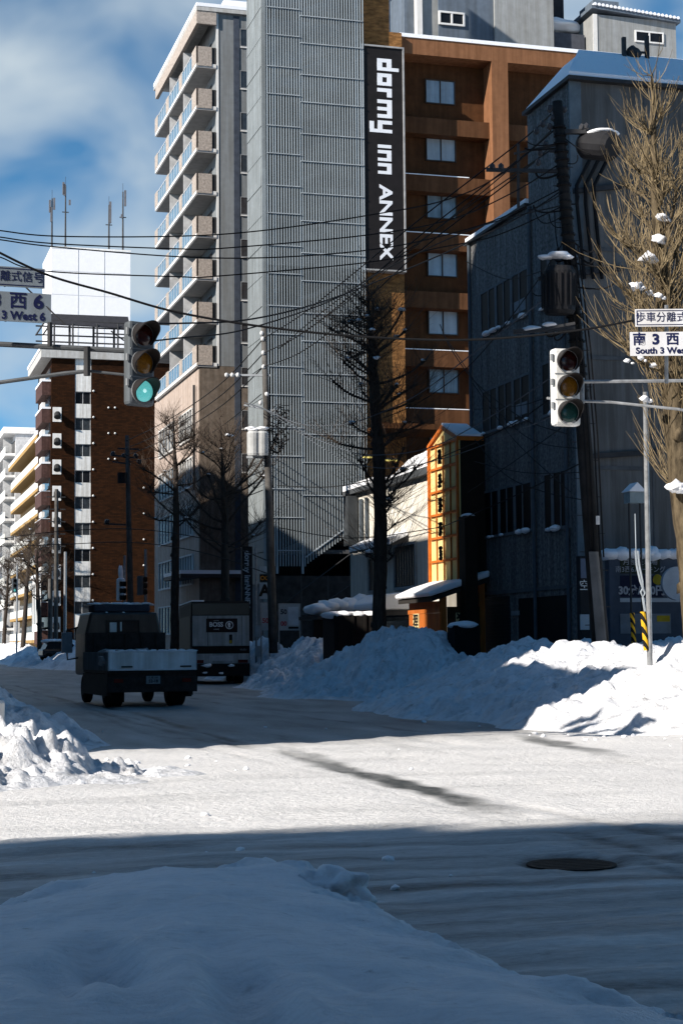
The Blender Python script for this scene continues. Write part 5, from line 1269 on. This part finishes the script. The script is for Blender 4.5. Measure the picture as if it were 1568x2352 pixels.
# ------------------------------------------------------------------ traffic signals, masts and street plates
sig_w = M('signal_white', (.78, .79, .78), rough=.45, var=.05, dirt=.2)
sig_g = M('signal_shade_grey', (.1, .115, .13), rough=.45, var=.08, dirt=.2)  # white housing darkened to stand for its shaded front
def signal(label, loc, rz, housing, lit, w=.44, h=1.2):
    t = thing('traffic_signal', label, 'traffic light', loc, rz, 'traffic signals over the intersection')
    MB().box(-w / 2, 0, -h / 2, w / 2, .19, h / 2).build('housing', housing, t, local=True, bevel=.05)
    b = MB()
    for z in (-h / 6, h / 6): b.box(-w / 2 + .02, -.006, z - .008, w / 2 - .02, .02, z + .008)
    for z in (-.34, .02, .4): b.tube([(-w / 2 - .02, .02, z), (-w / 2 - .02, .02, z + .1)], .025, 6)
    b.build('seam', M('seam_grey', (.2, .21, .22)), t, local=True)
    for i, nm in enumerate(('red', 'amber', 'green')):
        z = h / 3 - i * h / 3; on = lit == nm
        ring = MB().tube([(0, .02, z), (0, -.03, z)], .185, 28).build('lamp_rim', M('rim_shaded', (.12, .125, .13)) if housing is sig_g else M('rim_pale', (.4, .4, .4)), t, local=True)  # rim darkened along with the shaded housing
        col = {'red': (.025, .004, .003), 'amber': (.2, .085, .006), 'green': (.01, .045, .042)}[nm]
        lens = MB(); n = 24; rr = (.0, .05, .1, .135, .155); dz = (.035, .033, .024, .012, 0)
        vs = [(0, -.031 - dz[0], z)]; fs = []
        for a_, d_ in zip(rr[1:], dz[1:]): vs += [(a_ * cos(2 * pi * k / n), -.031 - d_, z + a_ * sin(2 * pi * k / n)) for k in range(n)]
        fs = [(0, 1 + (k + 1) % n, 1 + k) for k in range(n)]
        for r_ in range(3): fs += [(1 + r_ * n + k, 1 + r_ * n + (k + 1) % n, 1 + (r_ + 1) * n + (k + 1) % n, 1 + (r_ + 1) * n + k) for k in range(n)]
        lens.add(vs, [f[::-1] for f in fs])
        mt = M('lens_' + nm + ('_lit' if on else ''), (.05, .3, .3) if on else col, rough=.2, spec=.5, scale=40, var=.35, emit=((.16, .66, .66), .36) if on else None)
        lens.build('lens', mt, ring, smooth=True, local=True)
        if on: MB().lump((0, -.068, z), .03, 1, 2, .0, (1, .4, 1)).build('lens_centre', M('lens_core', (.5, .6, .6), rough=.2, emit=((.5, .9, .9), .5)), ring, local=True, smooth=True)
        # hood: an open tube, longest on top
        v = MB(); n = 26; vs = []; fs = []
        for k in range(n + 1):
            q = R(-50) + R(280) * k / n; L = .1 + .2 * max(0, sin(q)) ** .7 if sin(q) > 0 else .1 * (1 + sin(q) * .8)
            for rr_, yy in ((.178, -.02), (.182, -.02 - L), (.166, -.02 - L), (.164, -.02)): vs.append((rr_ * cos(q), yy, z + rr_ * sin(q) - (.04 * L if yy < -.05 else 0)))
        for k in range(n):
            for c_ in range(4): fs.append((k * 4 + c_, k * 4 + (c_ + 1) % 4, k * 4 + 4 + (c_ + 1) % 4, k * 4 + 4 + c_))
        fs += [(0, 1, 2, 3), tuple(n * 4 + q for q in (3, 2, 1, 0))]
        v.add(vs, fs).build('hood', M('hood_black', (.02, .018, .018), rough=.5), ring, local=True)
    return t
pr = gd(1303, 888, 25.9); pl = gd(327, 834, 24.4)
signal('unlit white vertical signal in sunshine on the right hand mast arm', pr, 0, sig_w, None, h=1.19)
signal('shaded vertical signal showing green, hung at the left in front of the flats', pl, R(21.7) , sig_g, 'green', h=1.22, w=.43)
mr = thing('signal_mast', 'galvanised signal mast with two arms reaching in from the right edge', 'mast', (gd(1740, 900, 25.9).x, gd(1740, 900, 25.9).y, 0))
q = mr.location
MB().cyl((q.x, q.y, 0), (q.x, q.y, 7.5), .11, .08, 12).build('pole', steel, mr)
b = MB(); bk = Vector((0, .26, 0))
b.tube([gd(1310, 871, 25.9) + bk, gd(1740, 872, 25.9)], .026, 8).tube([gd(1310, 914, 25.9) + bk, gd(1420, 918, 25.9) + bk, gd(1560, 940, 25.9), gd(1740, 980, 25.9)], .022, 8)
b.tube([gd(1353, 862, 25.9) + bk, gd(1353, 922, 25.9) + bk], .035, 8); b.tube([gd(1262, 912, 25.9) + Vector((0, .1, 0)), gd(1310, 913, 25.9) + bk], .02, 6)
b.build('arm', steel, mr)
ml = thing('signal_mast', 'dark signal mast with two arms reaching in from the left edge', 'mast', (gd(-230, 900, 24.6).x, gd(-230, 900, 24.6).y, 0))
q = ml.location
MB().cyl((q.x, q.y, 0), (q.x, q.y, 7.8), .12, .09, 12).build('pole', steel, ml)
b = MB()
b.tube([gd(-230, 778, 24.6), gd(300, 806, 24.6)], .04, 8).tube([gd(-230, 905, 24.6), gd(0, 878, 24.6), gd(150, 857, 24.6), gd(205, 852, 24.6)], .03, 8).tube([gd(205, 852, 24.6), gd(300, 862, 24.6)], .02, 8)
b.build('arm', M('arm_dark', (.09, .095, .1), rough=.5, metal=.3), ml)
a_, c2 = gd(200, 795, 24.5), gd(200, 863, 24.5); MB().tube([a_, c2], .05, 8).build('clamp', dsteel, ml)
a_, c2 = gd(12, 600, 24.6), gd(150, 745, 24.6)
navy = M('plate_ink', (.012, .016, .06), rough=.5)
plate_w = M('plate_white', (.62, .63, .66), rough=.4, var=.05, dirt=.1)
plate_s = M('plate_shaded', (.2, .235, .27), rough=.4, var=.06, dirt=.15)  # white plate darkened to stand for the shade it hangs in
def plate(label, px, py, D, w, h, ex, lines, mat, border=True):
    c_ = gd(px, py, D); ex = Vector(ex).normalized(); en = ex.cross(Z)
    t = thing('street_sign', label, 'sign', (c_.x, c_.y, c_.z - h / 2), group='white street name plates')
    MB().obox(c_ - ex * w / 2 - Z * h / 2, ex * w, -en * .02, Z * h).build('plate', mat, t)
    b = MB(); k = .012; e = .02
    for (x0_, z0_, x1_, z1_) in ((-w / 2 + e, -h / 2 + e, w / 2 - e, -h / 2 + e + k), (-w / 2 + e, h / 2 - e - k, w / 2 - e, h / 2 - e), (-w / 2 + e, -h / 2 + e + k, -w / 2 + e + k, h / 2 - e - k), (w / 2 - e - k, -h / 2 + e + k, w / 2 - e, h / 2 - e - k)):
        b.obox(c_ + ex * x0_ + Z * z0_ + en * .001, ex * (x1_ - x0_), en * .003, Z * (z1_ - z0_))
    if border: b.build('border', navy, t)
    l = MB()
    for (txt, s_, x, z, bold, sq, al) in lines: l.text(txt, s_, c_ + ex * x + Z * z + en * .004, ex, Z, .004, al, bold, sq)
    l.build('lettering', navy, t)
    b = MB().tube([c_ + Z * h / 2 - en * .04, c_ - Z * h / 2 - en * .04], .015, 6); b.build('bracket', steel, t)
D2 = 25.0
plate('upper right plate in sunshine reading 歩車分離式信号', 1541, 729, D2, 1.06, .26, r0, [('歩車分離式信号', .158, 0, 0, 0, .95, 'CENTER')], plate_w)
plate('lower right plate in sunshine reading 南3西6 over South 3 West 6', 1530, 789, D2, 1.07, .355, r0, [('南', .2, -.4, .06, .004, 1, 'CENTER'), ('3', .21, -.155, .06, .008, 1.1, 'CENTER'), ('西', .2, .09, .06, .004, 1, 'CENTER'), ('6', .21, .34, .06, .008, 1.1, 'CENTER'), ('South 3 West 6', .128, -.02, -.105, .004, 1.06, 'CENTER')], plate_w, border=False)
ex_l = (.995, .06, 0)
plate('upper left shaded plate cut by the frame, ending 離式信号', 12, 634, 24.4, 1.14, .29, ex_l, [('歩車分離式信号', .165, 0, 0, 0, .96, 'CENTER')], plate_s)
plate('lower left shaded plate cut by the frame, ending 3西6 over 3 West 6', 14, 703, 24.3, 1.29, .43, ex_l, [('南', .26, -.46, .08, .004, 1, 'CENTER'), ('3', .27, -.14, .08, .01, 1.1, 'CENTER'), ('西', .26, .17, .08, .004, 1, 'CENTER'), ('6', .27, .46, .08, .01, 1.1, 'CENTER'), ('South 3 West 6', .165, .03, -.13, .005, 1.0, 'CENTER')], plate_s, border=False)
b = MB().tube([gd(114, 740, 24.5), gd(114, 795, 24.5)], .035, 8).tube([gd(60, 660, 24.5), gd(150, 745, 24.5)], .012, 5); b.build('hanger', dsteel, ml)
b = MB().tube([gd(1530, 700, 25.2), gd(1530, 880, 25.4)], .03, 8); b.build('hanger', steel, mr)
# far signals
def far_signal(label, px, py, Xw, s=1.0, snowy=False, green=False, rz=R(70)):
    c_ = gx(px, py, Xw); t = thing('traffic_signal', label, 'traffic light', (c_.x, c_.y, 0), 0, 'traffic signals far down the street')
    MB().cyl((c_.x + .3, c_.y + .3, 0), (c_.x + .3, c_.y + .3, c_.z + 2.2), .09, n=8).build('pole', steel, t)
    h = 1.15 * s; e = Vector((cos(rz), sin(rz), 0)); f = Vector((sin(rz), -cos(rz), 0))
    MB().obox(c_ - e * .22 - Z * h / 2, e * .44, -f * .2, Z * h).build('housing', sig_w if snowy else sig_g, t, bevel=.03)
    for i in range(3):
        z = c_ + Z * (h / 3 - i * h / 3); l = MB().tube([z - f * .0, z + f * .03], .15, 12).build('lens', M('lens_green_lit', (.05, .3, .3)) if (green and i == 2) else MATS['hood_black'], t)
        MB().tube([z + f * .0, z + f * .32], .17, 10, cap=False).build('hood', MATS['hood_black'], t)
        if snowy: MB().lump(z + f * .17 + Z * .19, .16, i, 2, .2, (1.1, 1.1, .5)).build('snow_cap', snow, t, smooth=True)
    if snowy: MB().lump(c_ + Z * (h / 2 + .5), .22, 3, 2, .3, (.7, .7, 2)).lump(c_ + Z * (h / 2 + .05), .25, 6, 2, .2, (1, 1, .5)).build('snow_cap', snow, t, smooth=True)
far_signal('snow plastered signal seen side on above the truck cab', 277, 1357, 15.6, 1.1, True, rz=R(55))
far_signal('dark signal right of the snow plastered one beyond the truck cab', 325, 1345, 16.3, 1.0, rz=R(110))
far_signal('distant signal showing green low at the left edge', 33, 1345, 15.5, 1.3, green=True, rz=R(10))
for (px, y0_, r_, lb) in ((128, 1125, .17, 'distant dark pole with clutter left of the white window stripe'), (149, 1268, .12, 'distant plain grey steel pole left of the white window stripe'), (115, 1330, .2, 'distant stubby dark pole by the white finned building')):
    q = gx(px, 1470, 16.9); z = gx(px, y0_, 16.9).z
    t = thing('lamp_post' if px == 149 else 'utility_pole', lb, 'pole', (q.x, q.y, 0), group='distant poles down the street')
    MB().cyl((q.x, q.y, 0), (q.x, q.y, z), r_ * 1.2, r_, 8).build('pole', steel if px == 149 else pole_m, t)
    b = MB()
    for k in range(5): b.tube([(q.x - .9 + .1 * k, q.y, z - .7 - k * 1.1), (q.x + .8, q.y, z - .7 - k * 1.1)], .07, 4)
    if px == 128: b.build('cross_arm', dsteel, t)

# ------------------------------------------------------------------ truck
tk = thing('dump_truck', 'small dark flatbed truck with a pale tailgate driving away up the street', 'truck', (gy(351, 1600, 45.2).x, 45.2, .0), R(2.6))
tdark = M('truck_dark', (.03, .027, .026), col2=(.01, .009, .009), rough=.5, scale=6)
tcab = M('cab_paint', (.035, .032, .03), rough=.3, spec=.4, var=.3, scale=4, dirt=.45)
tpale = M('tailgate_paint', (.72, .75, .76), rough=.5, var=.1, scale=3, dirt=.25)
rub = M('tyre_rubber', (.012, .012, .012), rough=.9)
L = dict(parent=tk, local=True)
MB().box(-1.2, .02, .98, 1.2, .07, 1.49).build('tailgate', tpale, bevel=.012, **L)
gtp = [o for o in tk.children][-1]
b = MB()
for x in (-.85, .75): b.box(x, -.015, 1.06, x + .3, .018, 1.1)
b.build('latch', tdark, parent=gtp, local=True)
b = MB()
for z in (1.0, 1.47): b.box(-1.2, .0, z - .018, 1.2, .019, z + .018)
for x in (-1.19, 1.17): b.box(x, -.004, .985, x + .02, .018, 1.48)
b.build('rim', M('tailgate_rim', (.6, .62, .64)), parent=gtp, local=True)
MB().box(-1.23, .08, .98, -1.19, 3.75, 1.47).box(1.19, .08, .98, 1.23, 3.75, 1.47).build('side_board', M('sideboard_paint', (.16, .17, .18), var=.15, dirt=.3), bevel=.008, **L)
MB().box(-1.2, .07, .9, 1.2, 3.8, .975).build('load_bed', tdark, **L)
b = MB().box(-1.16, 3.66, .99, 1.16, 3.74, 2.02)
for x in (-.9, -.45, 0, .45, .9): b.box(x - .03, 3.63, .99, x + .03, 3.658, 2.0)
b.build('headboard', tdark, **L)
b = MB()
for i in range(34): 
    rnd = random.Random(i); b.lump((rnd.uniform(-1.05, 1.05), rnd.uniform(.3, 3.3), 1.14 + rnd.uniform(0, .25)), rnd.uniform(.14, .3), i, 2, .5, (1.2, 1.2, .75))
b.at = [.85] * len(b.v); b.build('snow_load', snow_soft, smooth=False, **L)
MB().prism([(-1.12, 3.95, .8), (1.12, 3.95, .8), (1.12, 3.95, 2.0), (.98, 3.95, 2.62), (-.98, 3.95, 2.62), (-1.12, 3.95, 2.0)], (0, 1.75, 0)).build('cab', tcab, bevel=.07, **L)
cab = list(tk.children)[-1]
MB().box(-.5, 3.93, 2.02, .42, 3.948, 2.36).build('rear_window', dark_glass, parent=cab, local=True)
b = MB().box(-.53, 3.915, 1.99, .45, 3.945, 2.018).box(-.53, 3.915, 2.362, .45, 3.945, 2.39).box(-.53, 3.915, 2.02, -.502, 3.945, 2.36).box(.422, 3.915, 2.02, .45, 3.945, 2.36)
b.build('window_seal', tdark, parent=cab, local=True)
MB().box(-.42, 3.922, 2.04, -.22, 3.929, 2.32).box(-.12, 3.922, 2.06, -.07, 3.929, 2.33).build('glint', M('glint_pale', (.5, .55, .55), rough=.2), parent=cab, local=True)  # pale strips painted for light passing through the cab window
MB().box(-.85, 4.1, 2.63, .8, 5.0, 2.84).build('roof_rack', M('rack_blue', (.04, .045, .06)), bevel=.03, **L)
b = MB()
for x in (-.5, .0): b.lump((x, 4.02, 2.58), .055, 1, 2, .05)
b.build('marker_lamp', white, smooth=True, **L)
b = MB().tube([(-1.12, 5.2, 1.3), (-1.42, 5.25, 1.25), (-1.45, 5.25, 1.6), (-1.45, 5.25, 2.1), (-1.12, 5.2, 2.2)], .025, 6); b.build('mirror_bracket', tdark, **L)
MB().box(-1.6, 5.2, 1.45, -1.28, 5.3, 2.05).build('mirror', M('mirror_face', (.22, .25, .28), rough=.2), bevel=.02, **L)
b = MB().tube([(1.1, 5.2, 2.0), (1.4, 5.25, 2.05)], .025, 6).box(1.25, 5.2, 1.85, 1.5, 5.26, 2.0); b.build('mirror', MATS['mirror_face'], **L)
b = MB()
for i in range(9): b.lump((-1.1 + .27 * i, .045, 1.5), .1, i, 2, .5, (1.5, .5, .35))
b.at = [.1] * len(b.v); b.build('snow_clump', snow_soft, smooth=True, **L)
b = MB()
for i in range(6): b.lump((-.75 + .3 * i, 4.5, 2.86), .2, i + 4, 2, .3, (1.2, 1.6, .25))
b.at = [.1] * len(b.v); b.build('snow_cap', snow_soft, smooth=True, **L)
MB().box(-1.2, .1, .62, 1.2, .3, .9).box(-.5, .3, .55, -.35, 5, .8).box(.35, .3, .55, .5, 5, .8).build('chassis', tdark, bevel=.01, **L)
MB().box(-1.18, .35, .3, -1.05, 4.0, .88).box(1.05, .35, .3, 1.18, 4.0, .88).build('side_skirt', tdark, **L)
MB().box(-1.22, .02, .4, 1.22, .095, .8).build('bumper', tdark, bevel=.01, **L)
pb = MB().box(-.18, -.012, .62, .2, .018, .83).build('number_plate', M('plate_pale', (.2, .23, .24)), **L)
MB().text('札幌 100', .07, (.01, -.014, .785), X, Z, .004).text('52-18', .11, (.01, -.014, .69), X, Z, .004, bold=.003).build('lettering', black, parent=pb, local=True)
for x in (-1.05, .8): MB().box(x, -.01, .66, x + .25, .018, .76).build('tail_lamp', M('tail_red', (.08, .005, .005), rough=.25), **L)
for (x, y) in ((-.86, 1.15), (.86, 1.15), (-.9, 4.9), (.9, 4.9)):
    w = .23 if y < 2 else .12
    wh = MB().tube([(x - w, y, .42), (x - w + .04, y, .42), (x + w - .04, y, .42), (x + w, y, .42)], [.37, .42, .42, .37], 24).build('wheel', rub, **L)
    MB().tube([(x - w - .003, y, .42), (x + w + .003, y, .42)], .2, 16).build('rim', dsteel, parent=wh, local=True)
MB().box(-1.15, .75, .12, -.62, .78, .62).box(.62, .65, .25, 1.22, .68, .72).build('mudflap', rub, **L)

# ------------------------------------------------------------------ bus
bu = thing('bus', 'city bus seen from behind at the kerb with a dark advert panel', 'bus', (14.75, 70.5, 0), R(-6.5))
L = dict(parent=bu, local=True)
bz = 3.5
bpale = M('bus_panel', (.32, .35, .36), rough=.4, var=.12, dirt=.35)
bdark = M('bus_dark', (.014, .012, .012), rough=.7, spec=.1)
MB().box(-1.24, .03, .42, 1.24, 7.6, bz).build('body', bdark, bevel=.1, **L)
bd = list(bu.children)[-1]
MB().box(-1.2, .0, bz - .56, 1.2, .028, bz - .08).build('rear_window', dark_glass, **L)
MB().box(-1.26, .5, 1.45, -1.242, 7.2, 2.9).build('side_window', M('coach_glass', (.01, .011, .012), rough=.6, spec=.1), **L)
MB().box(-1.2, -.02, 1.62, 1.2, .027, bz - .6).build('rear_panel', bpale, bevel=.02, **L)
rp = list(bu.children)[-1]
MB().box(-.62, -.035, 2.2, .7, -.021, 2.78).build('advert', M('advert_dark', (.02, .012, .012)), parent=rp, local=True)
MB().text('BOSS', .27, (-.2, -.04, 2.52), X, Z, .006, bold=.008, squash=.95).text('COFFEE', .07, (-.2, -.04, 2.32), X, Z, .006).text('SUNTORY', .05, (-.2, -.04, 2.69), X, Z, .006).build('lettering', M('advert_ink', (.6, .62, .63)), parent=rp, local=True)
b = MB(); n = 24
vs = [(.36 + r_ * cos(2 * pi * k / n), -.038, 2.5 + r_ * sin(2 * pi * k / n)) for r_ in (.17, .135) for k in range(n)]
b.add(vs, [(k, (k + 1) % n, n + (k + 1) % n, n + k) for k in range(n)])
b.lump((.35, -.036, 2.54), .07, 3, 2, .2, (.8, .08, 1)).box(.31, -.038, 2.4, .4, -.034, 2.47).box(.28, -.038, 2.49, .33, -.034, 2.51)
b.build('emblem', MATS['advert_ink'], parent=rp, local=True)
MB().box(.35, -.03, 1.72, .48, -.021, 2.1).build('vent', bdark, parent=rp, local=True)
MB().box(.36, -.036, 1.74, .46, -.031, 1.86).build('sticker', MATS['emblem_yellow'], parent=rp, local=True)
b = MB()
for x in (-.55, .9): b.box(x - .012, -.024, 1.64, x + .012, -.0201, bz - .62)
b.build('panel_gap', M('gap_dark', (.06, .065, .07)), parent=rp, local=True)
MB().box(-1.2, -.01, 1.32, 1.2, .027, 1.6).build('belt', bdark, **L)
MB().text('ISUZU', .1, (.95, -.013, 1.46), X, Z, .006).build('lettering', M('belt_ink', (.25, .26, .28)), **L)
MB().box(-1.2, -.03, .88, 1.2, .027, 1.3).build('lower_panel', bpale, bevel=.015, **L)
lp_ = list(bu.children)[-1]
for x in (-1.15, .72): MB().box(x, -.045, .9, x + .42, -.031, 1.04).build('tail_lamp', MATS['tail_red'], parent=lp_, local=True)
MB().box(-.5, -.04, 1.0, .5, -.031, 1.22).build('engine_cover', M('engine_cover', (.38, .4, .42)), parent=lp_, local=True)
MB().box(-1.22, -.06, .35, 1.22, .027, .86).build('bumper', bdark, bevel=.03, **L)
b = MB()
for (x, z, r_) in ((-.6, .8, .13), (.45, .8, .09), (-.68, .5, .07), (.02, .48, .07)): b.lump((x, -.09, z), r_, x, 2, .5, (1.5, .4, .6))
b.build('snow_clump', snow, smooth=True, **L)
MB().box(-1.22, .1, bz + .002, -.7, 7.4, bz + .06).build('roof_snow', snow, **L)
MB().box(-1.2, .3, bz - .02, 1.15, 7.3, bz + .03).build('roof', bdark, **L)
for (x, y) in ((-1.0, 2.6), (1.0, 2.6), (-1.0, 5.8), (1.0, 5.8)):
    wh = MB().tube([(x - .2, y, .48), (x - .16, y, .48), (x + .16, y, .48), (x + .2, y, .48)], [.43, .48, .48, .43], 20).build('wheel', rub, **L)
    MB().tube([(x - .203, y, .48), (x + .203, y, .48)], .24, 14).build('rim', dsteel, parent=wh, local=True)
b = MB().tube([(1.2, 7.2, 2.6), (1.45, 7.3, 2.5)], .03, 6).box(1.38, 7.2, 2.0, 1.5, 7.3, 2.5); b.build('mirror', bdark, **L)

# ------------------------------------------------------------------ snowed in car
q = gx(126, 1480, 15.6)
cr_ = thing('parked_car', 'dark car with a snow covered roof half buried in the far snow bank', 'car', (q.x, q.y, .0), R(8))
L = dict(parent=cr_, local=True)
MB().prism([(-1.2, -.85, .35), (-1.2, -.85, .95), (-1.2, .85, .95), (-1.2, .85, .35)], (3.6, 0, 0)).build('body', M('car_black', (.02, .02, .022), rough=.25, spec=.5), bevel=.12, **L)
MB().prism([(-1.0, 0, .952), (-.7, 0, 1.55), (1.1, 0, 1.55), (1.7, 0, .952)], (0, .78, 0)).prism([(-1.0, -.78, .952), (-.7, -.78, 1.55), (1.1, -.78, 1.55), (1.7, -.78, .952)], (0, .779, 0)).build('cabin', dark_glass, **L)
b = MB()
for i in range(6): b.lump((-.7 + .36 * i, 0, 1.6), .42, i, 2, .12, (1, 1.9, .42))
b.build('snow_cap', snow, smooth=True, **L)
for (x, y) in ((-.7, -.8), (1.8, -.8), (-.7, .8), (1.8, .8)): MB().tube([(x, y - .1, .32), (x, y + .1, .32)], .32, 18).build('wheel', rub, **L)
cr_.location.z = 0.55
